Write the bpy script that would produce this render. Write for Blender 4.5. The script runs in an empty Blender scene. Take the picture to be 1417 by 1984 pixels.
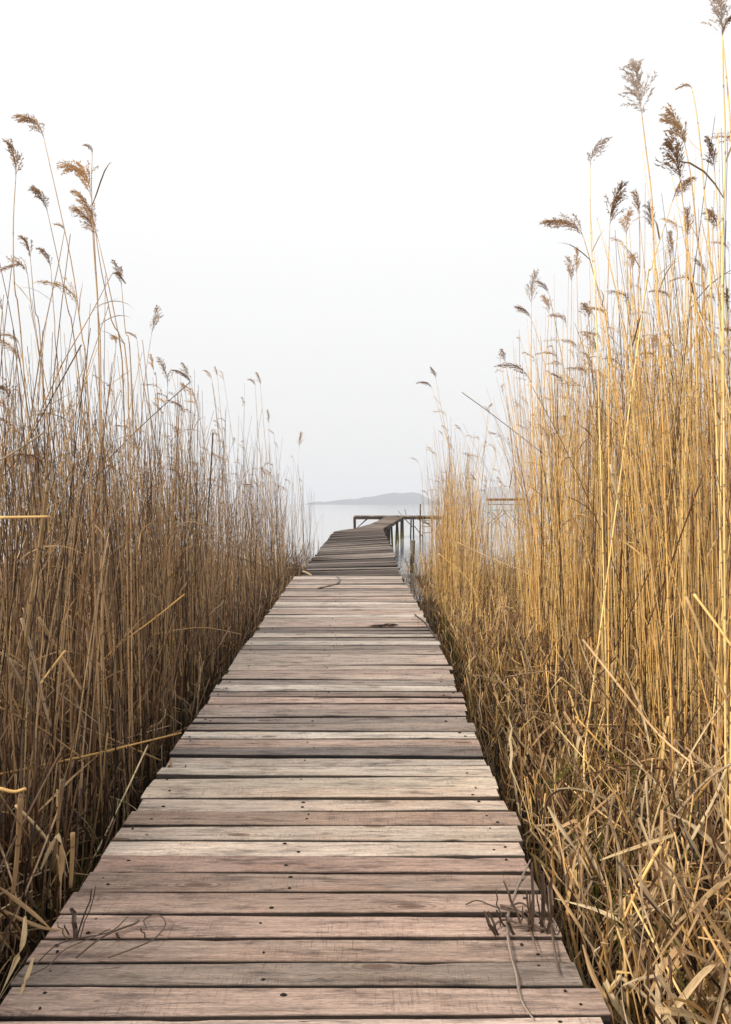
import bpy, math, random
import numpy as np
from mathutils import Vector, noise
rnd = random.Random(7)
R = math.radians
scene = bpy.context.scene
COL = scene.collection

# ------------------------------------------------------------------ camera
EYE = 2.15                      # metres above the water; the deck is 1.6 m lower
PITCH = math.atan(16 / 1400.0)
cam_d = bpy.data.cameras.new("camera"); cam = bpy.data.objects.new("camera", cam_d); COL.objects.link(cam)
cam.location = (0, 0, EYE); cam.rotation_euler = (R(90) - PITCH, 0, 0)
cam_d.sensor_fit = 'VERTICAL'; cam_d.sensor_height = 36; cam_d.lens = 36 * 1400 / 1984.0
cam_d.clip_start = 0.05; cam_d.clip_end = 20000
scene.camera = cam

# ------------------------------------------------------------------ sky and sun
SUN_EL, SUN_AZ = 33.0, 248.0    # azimuth clockwise from +Y: low on the left, so the left bed shades the deck
w = bpy.data.worlds.new("World"); scene.world = w; w.use_nodes = True
nt = w.node_tree; nt.nodes.clear()
out = nt.nodes.new('ShaderNodeOutputWorld'); bg = nt.nodes.new('ShaderNodeBackground')
sky = nt.nodes.new('ShaderNodeTexSky'); sky.sky_type = 'NISHITA'; sky.sun_disc = False
sky.sun_elevation = R(SUN_EL); sky.sun_rotation = R(SUN_AZ); sky.dust_density = 4
tc = nt.nodes.new('ShaderNodeTexCoord'); sep = nt.nodes.new('ShaderNodeSeparateXYZ')
ramp = nt.nodes.new('ShaderNodeValToRGB')                      # overcast: white overhead, greyer at the horizon
ramp.color_ramp.elements[0].position = 0.0; ramp.color_ramp.elements[0].color = (8.8, 8.72, 8.65, 1)
ramp.color_ramp.elements[1].position = 0.4; ramp.color_ramp.elements[1].color = (10.9, 10.9, 10.9, 1)
e = ramp.color_ramp.elements.new(0.15); e.color = (9.7, 9.65, 9.6, 1)
mix = nt.nodes.new('ShaderNodeMix'); mix.data_type = 'RGBA'; mix.inputs[0].default_value = 0.95
bg.inputs['Strength'].default_value = 0.1
nt.links.new(tc.outputs['Generated'], sep.inputs[0]); nt.links.new(sep.outputs['Z'], ramp.inputs[0])
nt.links.new(sky.outputs[0], mix.inputs[6]); nt.links.new(ramp.outputs[0], mix.inputs[7])
nt.links.new(mix.outputs[2], bg.inputs['Color']); nt.links.new(bg.outputs[0], out.inputs[0])
sd = bpy.data.lights.new("sun", 'SUN'); sd.energy = 5.0; sd.angle = R(9); sd.color = (1.0, 0.89, 0.74)
sun = bpy.data.objects.new("sun", sd); COL.objects.link(sun)
_v = Vector((math.sin(R(SUN_AZ)) * math.cos(R(SUN_EL)), math.cos(R(SUN_AZ)) * math.cos(R(SUN_EL)), math.sin(R(SUN_EL))))
sun.rotation_euler = _v.to_track_quat('Z', 'Y').to_euler()
vs = scene.view_settings
vs.view_transform = 'Standard'; vs.look = 'None'; vs.gamma = 1.0; vs.exposure = 0.0; vs.use_curve_mapping = False
scene.cycles.max_bounces = 8; scene.cycles.diffuse_bounces = 2; scene.cycles.transparent_max_bounces = 4
scene.cycles.volume_bounces = 1


# ------------------------------------------------------------------ helpers
def at(px, py, Y):
    """the point at depth Y that the photograph shows at (px, py)"""
    x = (px - 708.5) / 1400.0; u = (992 - py) / 1400.0
    d = Vector((x, math.cos(PITCH) + u * math.sin(PITCH), -math.sin(PITCH) + u * math.cos(PITCH)))
    p = d * (Y / d.y); p.z += EYE
    return p


def atz(px, py, z):
    x = (px - 708.5) / 1400.0; u = (992 - py) / 1400.0
    d = Vector((x, math.cos(PITCH) + u * math.sin(PITCH), -math.sin(PITCH) + u * math.cos(PITCH)))
    p = d * ((z - EYE) / d.z); p.z += EYE
    return p


def lerp(a, b, t): return a + (b - a) * t


def interp(x, pts):
    if x <= pts[0][0]: return pts[0][1]
    for (a, b), (c, d) in zip(pts, pts[1:]):
        if x <= c: return b + (d - b) * (x - a) / (c - a)
    return pts[-1][1]


class MB:
    """collects shapes; build() links them as one mesh object"""
    def __init__(s): s.v = []; s.f = []; s.c = []; s.t = []; s.m = []; s.mi = 0; s.smooth = []
    def vert(s, p, c=(1, 1, 1), t=(0, 0, 0)):
        s.v.append((p[0], p[1], p[2])); s.c.append((c[0], c[1], c[2], 1.0)); s.t.append(t); return len(s.v) - 1
    def face(s, f, sm=False): s.f.append(f); s.m.append(s.mi); s.smooth.append(sm)
    def build(s, name, mats, parent=None, origin=(0, 0, 0)):
        me = bpy.data.meshes.new(name)
        o = origin
        me.from_pydata([(a - o[0], b - o[1], c - o[2]) for a, b, c in s.v], [], s.f)
        if not isinstance(mats, (list, tuple)): mats = [mats]
        for m in mats: me.materials.append(m)
        a = me.attributes.new('col', 'FLOAT_COLOR', 'POINT'); a.data.foreach_set('color', np.array(s.c, dtype=np.float32).ravel())
        a = me.attributes.new('uvw', 'FLOAT_VECTOR', 'POINT'); a.data.foreach_set('vector', np.array(s.t, dtype=np.float32).ravel())
        me.polygons.foreach_set('material_index', s.m); me.polygons.foreach_set('use_smooth', s.smooth)
        me.update()
        ob = bpy.data.objects.new(name, me); COL.objects.link(ob)
        if parent is not None: ob.parent = parent
        else: ob.location = origin
        return ob
    # --- shapes
    def box(s, p0, p1, w, h, c=(1, 1, 1), up=(0, 0, 1), seed=0.0):
        p0 = Vector(p0); p1 = Vector(p1); d = p1 - p0; L = d.length; d.normalize()
        u = Vector(up)
        if abs(d.dot(u)) > 0.98: u = Vector((0, 1, 0))
        sx = d.cross(u).normalized(); sy = sx.cross(d).normalized(); n = []
        for q, tt in ((p0, 0), (p1, L)):
            for a, b in ((-1, -1), (1, -1), (1, 1), (-1, 1)):
                n.append(s.vert(q + sx * (a * w / 2) + sy * (b * h / 2), c, (tt + seed, a * w / 2 + b * h / 2 + seed, seed)))
        for f in ((0, 1, 2, 3), (7, 6, 5, 4), (0, 4, 5, 1), (1, 5, 6, 2), (2, 6, 7, 3), (3, 7, 4, 0)):
            s.face([n[i] for i in f])
    def tube(s, pts, rads, c, sides=5, seed=0.0, cap=True, cols=None):
        n = len(pts); rows = []; L = 0.0; prev = None
        for i, p in enumerate(pts):
            d = (pts[min(i + 1, n - 1)] - pts[max(i - 1, 0)]).normalized()
            if i: L += (p - pts[i - 1]).length
            if prev is None:
                u = d.orthogonal().normalized()
            else:
                u = (prev - d * prev.dot(d)).normalized()
            prev = u; v = d.cross(u); r = rads[i]; row = []
            cc = cols[i] if cols else c
            for k in range(sides):
                a = 2 * math.pi * k / sides
                row.append(s.vert(p + u * (math.cos(a) * r) + v * (math.sin(a) * r), cc, (L, k / sides, seed)))
            rows.append(row)
        for a, b in zip(rows, rows[1:]):
            for k in range(sides):
                j = (k + 1) % sides
                s.face((a[k], a[j], b[j], b[k]), True)
        if cap: s.face(rows[-1]); s.face(rows[0][::-1])
    def ribbon(s, pts, ws, side, c, seed=0.0, fold=0.25):
        """leaf blade with a shallow V fold; a real leaf is a single sheet"""
        rows = []; L = 0.0; n = len(pts)
        for i, p in enumerate(pts):
            d = (pts[min(i + 1, n - 1)] - pts[max(i - 1, 0)]).normalized()
            sv = side[i] if isinstance(side, list) else side
            x = (sv - d * sv.dot(d))
            if x.length < 1e-4: x = d.orthogonal()
            x.normalize(); nn = x.cross(d)
            if i: L += (p - pts[i - 1]).length
            wd = ws[i]
            rows.append((s.vert(p + x * wd / 2 + nn * wd * fold, c, (L, 0, seed)), s.vert(p, c, (L, .5, seed)), s.vert(p - x * wd / 2 + nn * wd * fold, c, (L, 1, seed))))
        for a, b in zip(rows, rows[1:]):
            s.face((a[0], a[1], b[1], b[0])); s.face((a[1], a[2], b[2], b[1]))


def tag(o, label=None, cat=None, group=None, kind=None):
    if label: o['label'] = label
    if cat: o['category'] = cat
    if group: o['group'] = group
    if kind: o['kind'] = kind
    return o


def empty(name, loc):
    o = bpy.data.objects.new(name, None); o.empty_display_size = 0.1; COL.objects.link(o); o.location = loc
    return o


# ------------------------------------------------------------------ materials
def new_mat(name):
    m = bpy.data.materials.new(name); m.use_nodes = True; t = m.node_tree; t.nodes.clear()
    return m, t


def N(t, kind, **kw):
    n = t.nodes.new(kind)
    for k, v in kw.items(): setattr(n, k, v)
    return n


def math_n(t, op, a, b=None, c=None, clamp=False):
    n = t.nodes.new('ShaderNodeMath'); n.operation = op; n.use_clamp = clamp
    for i, x in enumerate((a, b, c)):
        if x is None: continue
        if isinstance(x, (int, float)): n.inputs[i].default_value = x
        else: t.links.new(x, n.inputs[i])
    return n.outputs[0]


def mapr(t, v, a, b, c, d):
    n = t.nodes.new('ShaderNodeMapRange'); n.clamp = True
    t.links.new(v, n.inputs[0])
    for i, x in enumerate((a, b, c, d)): n.inputs[i + 1].default_value = x
    return n.outputs[0]


def mixc(t, mode, fac, a, b):
    n = t.nodes.new('ShaderNodeMix'); n.data_type = 'RGBA'; n.blend_type = mode
    for i, x in ((0, fac), (6, a), (7, b)):
        if isinstance(x, (int, float)): n.inputs[i].default_value = x
        elif isinstance(x, tuple): n.inputs[i].default_value = (*x, 1)
        else: t.links.new(x, n.inputs[i])
    return n.outputs[2]


def noise_n(t, vec, scale, detail=4, rough=0.6):
    n = t.nodes.new('ShaderNodeTexNoise'); n.inputs['Scale'].default_value = scale; n.inputs['Detail'].default_value = detail
    n.inputs['Roughness'].default_value = rough; t.links.new(vec, n.inputs['Vector']); return n.outputs['Fac']


def scaled(t, vec, s):
    n = t.nodes.new('ShaderNodeMapping'); n.inputs['Scale'].default_value = s; t.links.new(vec, n.inputs['Vector']); return n.outputs[0]


def fin(t, color, rough=0.6, spec=0.3, bump=None, bstr=0.3, bdist=0.002, transl=0.0):
    o = N(t, 'ShaderNodeOutputMaterial'); p = N(t, 'ShaderNodeBsdfPrincipled')
    if isinstance(color, tuple): p.inputs['Base Color'].default_value = (*color, 1)
    else: t.links.new(color, p.inputs['Base Color'])
    if isinstance(rough, (int, float)): p.inputs['Roughness'].default_value = rough
    else: t.links.new(rough, p.inputs['Roughness'])
    p.inputs['Specular IOR Level'].default_value = spec
    if bump is not None:
        b = N(t, 'ShaderNodeBump'); b.inputs['Strength'].default_value = bstr; b.inputs['Distance'].default_value = bdist
        t.links.new(bump, b.inputs['Height']); t.links.new(b.outputs[0], p.inputs['Normal'])
    sh = p.outputs[0]
    if transl > 0:
        tr = N(t, 'ShaderNodeBsdfTranslucent'); mx = N(t, 'ShaderNodeMixShader'); mx.inputs[0].default_value = transl
        if isinstance(color, tuple): tr.inputs[0].default_value = (*color, 1)
        else: t.links.new(color, tr.inputs[0])
        t.links.new(sh, mx.inputs[1]); t.links.new(tr.outputs[0], mx.inputs[2]); sh = mx.outputs[0]
    t.links.new(sh, o.inputs['Surface']); return p


def attr(t, name):
    n = t.nodes.new('ShaderNodeAttribute'); n.attribute_name = name; return n


def stem_mat():
    m, t = new_mat('reed_cane')
    c = attr(t, 'col').outputs['Color']; uv = attr(t, 'uvw').outputs['Vector']
    s = N(t, 'ShaderNodeSeparateXYZ'); t.links.new(uv, s.inputs[0])
    ph = math_n(t, 'FRACT', math_n(t, 'ADD', math_n(t, 'MULTIPLY', s.outputs[0], math_n(t, 'ADD', 3.4, math_n(t, 'MULTIPLY', math_n(t, 'FRACT', math_n(t, 'MULTIPLY', s.outputs[2], 3.77)), 3.0))), math_n(t, 'MULTIPLY', s.outputs[2], 7.3)))
    ring = math_n(t, 'LESS_THAN', ph, 0.05)
    vec = scaled(t, uv, (9, 3, 31))
    n1 = noise_n(t, vec, 1.0, 4)
    blotch = mapr(t, n1, 0.5, 0.72, 0.0, 0.55)
    k = mapr(t, noise_n(t, scaled(t, uv, (3, 1, 17)), 1.0, 2), 0.3, 0.7, 0.72, 1.2)
    col = mixc(t, 'MULTIPLY', 1.0, c, k)
    col = mixc(t, 'MIX', blotch, col, mixc(t, 'MULTIPLY', 1.0, c, (0.42, 0.33, 0.30)))
    col = mixc(t, 'MIX', math_n(t, 'MULTIPLY', ring, 0.6), col, (0.055, 0.032, 0.02))
    fin(t, col, 0.5, 0.3)
    return m


def leaf_mat(name, transl, dark):
    m, t = new_mat(name)
    c = attr(t, 'col').outputs['Color']; uv = attr(t, 'uvw').outputs['Vector']
    vein = noise_n(t, scaled(t, uv, (2, 16, 31)), 1.0, 3)
    n1 = noise_n(t, scaled(t, uv, (11, 1.5, 23)), 1.0, 4)
    col = mixc(t, 'MULTIPLY', 1.0, c, mapr(t, vein, 0.3, 0.7, 0.7, 1.18))
    col = mixc(t, 'MIX', mapr(t, n1, 0.52, 0.7, 0, dark), col, mixc(t, 'MULTIPLY', 1.0, c, (0.35, 0.25, 0.19)))
    fin(t, col, 0.55, 0.25, transl=transl)
    return m


def wood_mat(name, fine=True):
    m, t = new_mat(name)
    c = attr(t, 'col').outputs['Color']; uv = attr(t, 'uvw').outputs['Vector']
    g1 = noise_n(t, scaled(t, uv, (2.0, 55, 3)), 1.0, 6, 0.65)
    g2 = noise_n(t, scaled(t, uv, (9.0, 260, 3)), 1.0, 4, 0.6)
    big = noise_n(t, scaled(t, uv, (1.6, 6, 5)), 1.0, 3, 0.5)
    st = noise_n(t, scaled(t, uv, (4.5, 26, 9)), 1.0, 7, 0.68)
    spk = noise_n(t, scaled(t, uv, (60, 120, 9)), 1.0, 5, 0.7)
    saw = noise_n(t, scaled(t, uv, (210, 14, 4)), 1.0, 3, 0.5)
    col = mixc(t, 'MULTIPLY', 1.0, c, mapr(t, g1, 0.3, 0.7, 0.66, 1.2))
    col = mixc(t, 'MULTIPLY', 1.0, col, mapr(t, g2, 0.35, 0.65, 0.8, 1.12))
    col = mixc(t, 'MULTIPLY', 1.0, col, mapr(t, big, 0.35, 0.65, 0.86, 1.1))
    # pinkish planed patches, grey weather stains, black specks
    col = mixc(t, 'MIX', mapr(t, noise_n(t, scaled(t, uv, (2.2, 9, 13)), 1.0, 2), 0.52, 0.68, 0.0, 0.5), col, mixc(t, 'MULTIPLY', 1.0, col, (1.02, 0.90, 0.84)))
    col = mixc(t, 'MIX', mapr(t, st, 0.50, 0.66, 0.0, 0.85), col, mixc(t, 'MULTIPLY', 1.0, col, (0.34, 0.34, 0.36)))
    col = mixc(t, 'MIX', mapr(t, spk, 0.6, 0.7, 0.0, 0.55), col, (0.10, 0.085, 0.08))
    sawm = math_n(t, 'MULTIPLY', mapr(t, saw, 0.56, 0.66, 0.0, 1.0), mapr(t, noise_n(t, scaled(t, uv, (3, 9, 21)), 1.0, 2), 0.45, 0.6, 0.0, 0.6))
    col = mixc(t, 'MIX', sawm, col, mixc(t, 'MULTIPLY', 1.0, col, (0.5, 0.45, 0.43)))
    fib = noise_n(t, scaled(t, uv, (38, 420, 6)), 1.0, 3, 0.7)
    col = mixc(t, 'MULTIPLY', 1.0, col, mapr(t, fib, 0.32, 0.62, 0.62, 1.12))
    crk = noise_n(t, scaled(t, uv, (1.1, 34, 15)), 1.0, 2, 0.5)
    cm = math_n(t, 'MULTIPLY', mapr(t, math_n(t, 'ABSOLUTE', math_n(t, 'SUBTRACT', crk, 0.5)), 0.002, 0.012, 1.0, 0.0), mapr(t, noise_n(t, scaled(t, uv, (2.5, 12, 31)), 1.0, 2), 0.5, 0.6, 0.0, 0.8))
    col = mixc(t, 'MIX', cm, col, (0.03, 0.024, 0.02))
    # knots with a ring
    vo = N(t, 'ShaderNodeTexVoronoi'); vo.voronoi_dimensions = '2D'; vo.inputs['Scale'].default_value = 1.0
    wv = mixc(t, 'ADD', 0.09, scaled(t, uv, (1.5, 5.5, 11)), N(t, 'ShaderNodeTexNoise').outputs['Color'])
    t.links.new(wv, vo.inputs['Vector'])
    dd = vo.outputs['Distance']
    wn = math_n(t, 'SINE', math_n(t, 'MULTIPLY', dd, 105.0))
    vs_ = N(t, 'ShaderNodeSeparateXYZ'); t.links.new(vo.outputs['Color'], vs_.inputs[0]); gate = math_n(t, 'GREATER_THAN', vs_.outputs[0], 0.62)
    ringm = math_n(t, 'MULTIPLY', gate, math_n(t, 'MULTIPLY', mapr(t, wn, 0.1, 1.0, 0, 0.65), mapr(t, dd, 0.10, 0.30, 1.0, 0.0)))
    col = mixc(t, 'MIX', ringm, col, mixc(t, 'MULTIPLY', 1.0, col, (0.5, 0.40, 0.35)))
    col = mixc(t, 'MIX', math_n(t, 'MULTIPLY', gate, mapr(t, dd, 0.05, 0.10, 0.8, 0.0)), col, (0.12, 0.075, 0.055))
    hgt = math_n(t, 'ADD', math_n(t, 'MULTIPLY', g1, 0.8), math_n(t, 'ADD', math_n(t, 'MULTIPLY', g2, 0.5), math_n(t, 'MULTIPLY', saw, 0.25)))
    fin(t, col, 0.78, 0.2, bump=hgt, bstr=0.55, bdist=0.004)
    return m


def simple_mat(name, color, rough=0.7, spec=0.25, ns=8.0, lo=0.6, hi=1.3, use_col=False, bdist=0.01):
    m, t = new_mat(name)
    tc = N(t, 'ShaderNodeTexCoord').outputs['Object']
    n = noise_n(t, tc, ns, 6, 0.65)
    base = attr(t, 'col').outputs['Color'] if use_col else color
    col = mixc(t, 'MULTIPLY', 1.0, base, mapr(t, n, 0.3, 0.7, lo, hi))
    fin(t, col, rough, spec, bump=n, bstr=0.5, bdist=bdist)
    return m


M_STEM = stem_mat(); M_LEAF = leaf_mat('reed_leaf', 0.3, 0.7); M_PLUME = leaf_mat('reed_plume', 0.65, 0.1)
M_WOOD = wood_mat('weathered_planks'); REED = [M_STEM, M_LEAF, M_PLUME]
M_POST = simple_mat('old_post_wood', (0.1, 0.08, 0.06), 0.85, 0.15, 14, 0.5, 1.4, use_col=True)
M_PAINT = simple_mat('turquoise_paint', (0.20, 0.42, 0.44), 0.5, 0.4, 12, 0.7, 1.15)
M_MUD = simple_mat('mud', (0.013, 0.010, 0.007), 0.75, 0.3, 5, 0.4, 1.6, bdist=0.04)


def water_mat():
    m, t = new_mat('lake_water')
    g = N(t, 'ShaderNodeTexCoord').outputs['Object']
    n1 = noise_n(t, scaled(t, g, (0.5, 1.6, 1)), 1.0, 5, 0.55)
    n2 = noise_n(t, scaled(t, g, (0.02, 0.05, 1)), 1.0, 3, 0.5)
    h = math_n(t, 'ADD', math_n(t, 'MULTIPLY', n1, 0.5), n2)
    p = fin(t, (0.35, 0.35, 0.36), 0.07, 0.5, bump=h, bstr=0.2, bdist=0.12)
    p.inputs['IOR'].default_value = 1.33
    return m


# ------------------------------------------------------------------ water, mud, far hills
mb = MB()
for p in ((-2600, -60, 0), (2600, -60, 0), (2600, 4000, 0), (-2600, 4000, 0)): mb.vert(p)
mb.face((0, 1, 2, 3)); tag(mb.build('lake_water', water_mat()), 'calm pale grey lake reaching the horizon', 'water', kind='structure')


def ground(x, y):
    n = noise.noise(Vector((x * .7, y * .7, 0))) * .06 + noise.noise(Vector((x * 3, y * 3, 5))) * .025
    wob = noise.noise(Vector((x * .9, y * .3, 9))) * 3.0 + noise.noise(Vector((x * 3.1, y * .9, 2))) * 1.2
    if x < -1.1: d = 24.5 - y + wob
    elif x < 0.95: d = 11.5 - y + wob
    elif x < 1.35: d = 14.5 - y + wob
    else: d = (23 if x < 8 else 20) - y + wob
    return max(-0.5, min(0.09, -0.03 + d * 0.12)) + n * 0.7


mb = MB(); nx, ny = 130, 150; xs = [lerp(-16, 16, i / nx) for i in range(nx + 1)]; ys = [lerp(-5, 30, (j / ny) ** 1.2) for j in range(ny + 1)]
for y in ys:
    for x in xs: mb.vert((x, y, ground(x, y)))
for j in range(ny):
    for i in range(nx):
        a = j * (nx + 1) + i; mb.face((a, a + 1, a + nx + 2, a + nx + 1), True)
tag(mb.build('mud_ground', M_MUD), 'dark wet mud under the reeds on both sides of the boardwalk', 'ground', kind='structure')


def hill(name, prof, Y, deep, col, label):
    """a ridge of land: prof is the skyline as (px, py) at distance Y, with slopes in front and behind"""
    mb = MB(); pts = [at(px, py, Y) for px, py in prof]; cols_ = []; n = 110
    x0, x1 = pts[0].x, pts[-1].x
    for i in range(n + 1):
        x = lerp(x0, x1, i / n); z = interp(x, [(p.x, p.z) for p in pts])
        z += noise.noise(Vector((x * .05, 3, Y))) * 1.2 * min(1, z / 10)
        row = []
        for j, (dy, k) in enumerate(((-1, -.02), (-.75, .22), (-.5, .45), (-.25, .75), (0, 1), (.3, .8), (.7, .4), (1, -.02))):
            q = noise.noise(Vector((x * .02, j * 1.7, 1))) * .12 if 0 < j < 7 and j != 4 else 0
            row.append(mb.vert((x, Y + dy * deep, max(-.5, (k + q) * max(z, 0.0)))))
        cols_.append(row)
    for a, b in zip(cols_, cols_[1:]):
        for k in range(7): mb.face((a[k], b[k], b[k + 1], a[k + 1]), True)
    tag(mb.build(name, simple_mat(name + '_slope', col, 0.9, 0.05, 0.03, 0.7, 1.2, bdist=1.0)), label, 'hill', kind='structure')


hill('far_hill', [(596, 975.8), (606, 974), (612, 972), (622, 971.5), (628, 973), (640, 971), (655, 969), (668, 967.5), (690, 966.5), (706, 963.5), (722, 962), (738, 958.5), (752, 956), (765, 954.5), (780, 955.5), (792, 954), (802, 953.5), (812, 956), (822, 961), (832, 966), (845, 971), (862, 974), (880, 975.8)],
     2300, 260, (0.05, 0.065, 0.095), 'low blue hill across the lake above the jetty end')
hill('far_ridge', [(860, 975.8), (880, 968), (903, 957), (925, 950), (945, 945), (962, 943), (985, 946), (1010, 953), (1050, 962), (1120, 970), (1220, 975.8)],
     3100, 420, (0.05, 0.065, 0.095), 'paler ridge far behind the right hand reeds')

# ------------------------------------------------------------------ boardwalk
NEAR = [(-4, 1.60), (2.2, 1.598), (3.4, 1.575), (4.3, 1.52), (6.65, 1.40), (10, 1.335), (13.1, 1.30)]      # eye height above the deck, by depth
FAR = [(13.1, 1.37), (14, 1.37), (16, 1.27), (18.5, 1.20), (21, 1.14), (24.6, 1.09), (28, 1.05)]


def deck_y(py, prof):
    lo, hi = 1.0, 60.0
    for _ in range(50):
        m_ = (lo + hi) / 2
        q = at(708, py, m_); dz = EYE - interp(m_, prof)
        if q.z < dz: lo, hi = lo, m_
        else: lo, hi = m_, hi
        # the ray is below the deck once it has passed it
    return lo


def hexs(h):
    r, g, b = [int(h[i:i + 2], 16) / 255 for i in (0, 2, 4)]
    return tuple(((c + .055) / 1.055) ** 2.4 if c > .04045 else c / 12.92 for c in (r, g, b))


NAIL_C = (0.02, 0.015, 0.013)


def plank(mb, cx0, cx1, ya, yb, zf, thick, col, seg=26, yaw=0.0, jit=0.003, seed=0.0, nails=True, zoff=0.0):
    """one board across the deck, from x=cx0 to cx1 and y=ya to yb, with worn edges"""
    rows = []; rs = random.Random(int(seed * 977)); ch = 0.004; edge_c = tuple(c * .16 for c in col)   # board sides coloured near black: shade of the gaps painted in
    notch = [(rs.uniform(cx0, cx1), rs.uniform(.03, .12), rs.uniform(.004, .014), rs.choice((0, 1))) for _ in range(rs.choice((0, 0, 1, 1, 2)))]
    tw = rs.uniform(-.007, .007); cup = rs.uniform(-.002, .004)
    for i in range(seg + 1):
        u = i / seg; x = lerp(cx0, cx1, u)
        ea = noise.noise(Vector((x * 2.1, seed * 9.1, 1))) * jit * 1.6 + noise.noise(Vector((x * 14, seed * 9.1, 2))) * jit * .5
        eb = noise.noise(Vector((x * 2.1, seed * 9.1, 7))) * jit * 1.6 + noise.noise(Vector((x * 14, seed * 9.1, 8))) * jit * .5
        for nx_, nw, nd, sd_ in notch:
            k = max(0, 1 - abs(x - nx_) / nw)
            if sd_: ea += nd * k
            else: eb -= nd * k
        y0 = ya + ea + yaw * (u - .5); y1 = yb + eb + yaw * (u - .5)
        wv = noise.noise(Vector((x * 1.3, seed * 3.3, 4))) * .003 + zoff
        row = []
        for (yy, dz) in ((y0, -thick), (y0, -ch), (y0 + ch, 0), (lerp(y0, y1, .5), cup), (y1 - ch, 0), (y1, -ch), (y1, -thick)):
            v_ = (yy - ya) / max(yb - ya, .01) - .5
            z = zf(x, yy) + wv + dz + tw * v_ * (u - .5) * 4
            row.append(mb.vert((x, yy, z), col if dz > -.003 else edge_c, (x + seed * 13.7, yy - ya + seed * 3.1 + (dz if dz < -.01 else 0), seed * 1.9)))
        rows.append(row)
    for a, b in zip(rows, rows[1:]):
        for k in range(6): mb.face((a[k], b[k], b[k + 1], a[k + 1]))
        mb.face((a[0], a[6], b[6], b[0]))
    mb.face(rows[0][::-1]); mb.face(rows[-1])
    if nails:
        W = cx1 - cx0
        for u in (.055, .44, .945):
            for v_ in (.28, .72):
                if rs.random() < (.25 if ya < 4 else .6): continue
                x = cx0 + W * (u + rs.uniform(-.03, .03)); yy = lerp(ya, yb, v_ + rs.uniform(-.14, .14)) + yaw * (u - .5)
                r = rs.uniform(.0024, .0046); st = rs.uniform(.8, 1.9)
                z = zf(x, yy) + zoff + .0045
                ring = [mb.vert((x + math.cos(a) * r * st, yy + math.sin(a) * r, z), NAIL_C, (0, 0, 0)) for a in [k * math.pi / 4 for k in range(8)]]
                top = [mb.vert((x + math.cos(a) * r * st * 1.6, yy + math.sin(a) * r * 1.6, z - .004), NAIL_C, (0, 0, 0)) for a in [k * math.pi / 4 for k in range(8)]]
                mb.face(ring)
                for k in range(8): mb.face((top[k], top[(k + 1) % 8], ring[(k + 1) % 8], ring[k]))


walk = empty('boardwalk', (-.22, 2, 0))
tag(walk, 'long weathered plank boardwalk leading through the reeds to a jetty over the lake', 'boardwalk')
inv = walk.location


def part(mb, name, mat, parent=walk, label=None):
    """a child: vertices are written relative to its thing's base"""
    q = parent; base = Vector((0, 0, 0))
    while q is not None: base += q.location; q = q.parent
    o = mb.build(name, mat, parent, base)
    if label: o['label'] = label
    return o


# boundaries of the boards, read from the photograph, near to far
BY = [1973, 1911, 1863, 1817, 1772, 1729, 1691, 1660, 1630, 1598, 1570, 1547, 1525, 1503.5, 1485, 1466, 1447.5, 1430, 1417, 1402, 1390, 1376, 1363, 1350.5, 1341, 1329, 1317.5,
      1307, 1298, 1289, 1267.5, 1259, 1250, 1242, 1234, 1227, 1221, 1215.5, 1206, 1200.5, 1196, 1191, 1184, 1180, 1176, 1171, 1166, 1161, 1156, 1151, 1147.5, 1144, 1140, 1136.5, 1134, 1131, 1128, 1125, 1122, 1119, 1116.5]
TONE = ['9a8378', '786a62', '947f74', '9f867b', '9c8478', '8f7a6f', 'a0857a', 'bfaea2', 'b8a89c', '937c6f', 'bcaa9d', 'c0ae9f', 'bdae9f', 'baada1', 'b7aaa0', '756c69', 'b29a8e', 'cbbfb5', '998a82', '8f837d', 'a1928a', 'b8a298', 'b8a096',
        '8c7c74', 'c4b9b0', '928781', 'b3a197', 'a08c83', 'b9a89e', 'b5a59b']
YS = [deck_y(y, NEAR) for y in BY]
bounds = [YS[0]]
while bounds[0] > -2.5: bounds.insert(0, bounds[0] - rnd.uniform(.12, .16))
nb = len(bounds) - 1; bounds += YS[1:]
zn = lambda x, y: EYE - interp(y, NEAR)
mb = MB(); pal = ['b9aba0', 'a3948b', 'c2b5ab', '8d8079', 'b09b91', 'ab968c', 'c4bab2', '7a706c', 'b5a096', 'a99a92']
GAPS = {0: .02, 1: .014, 3: .015, 4: .02, 5: .016, 8: .026, 9: .012, 14: .030, 15: .022, 22: .024, 31: .026, 34: .024, 39: .02, 46: .03}
for i in range(len(bounds) - 1):
    a, b = bounds[i], bounds[i + 1]; k = i - nb
    tone = hexs(TONE[k]) if 0 <= k < len(TONE) else hexs(rnd.choice(pal))
    j = rnd.uniform(.92, 1.08); tone = tuple(lerp(c, m_, .16) * j * q for c, m_, q in zip(tone, (.39, .335, .305), (1.28, 1.29, 1.25)))
    g = GAPS.get(k, rnd.choice((.005, .009, .012, .015)) * (1 if b < 5 else 1.5))
    cx = interp(a, [(0, -.205), (3.4, -.235), (6.6, -.225), (10, -.27), (13, -.33)])
    le = rnd.gauss(0, .008); re = rnd.gauss(0, .008)
    if rnd.random() < .14: re += rnd.uniform(.01, .035)
    if rnd.random() < .10: le += rnd.uniform(.01, .03)
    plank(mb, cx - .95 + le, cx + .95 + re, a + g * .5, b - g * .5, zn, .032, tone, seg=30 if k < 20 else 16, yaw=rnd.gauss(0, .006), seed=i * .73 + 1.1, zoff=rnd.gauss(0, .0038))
part(mb, 'near_deck', M_WOOD, label='pale pinkish near deck of uneven cross planks with nails')


def zfar(x, y):
    tilt = interp(y, [(13.1, .0), (15, .03), (17.5, .09), (25, .10), (28, .07)])
    return EYE - interp(y, FAR) + tilt * (x + .27) / 1.9 + .02 * math.sin(y * 1.3)


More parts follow.
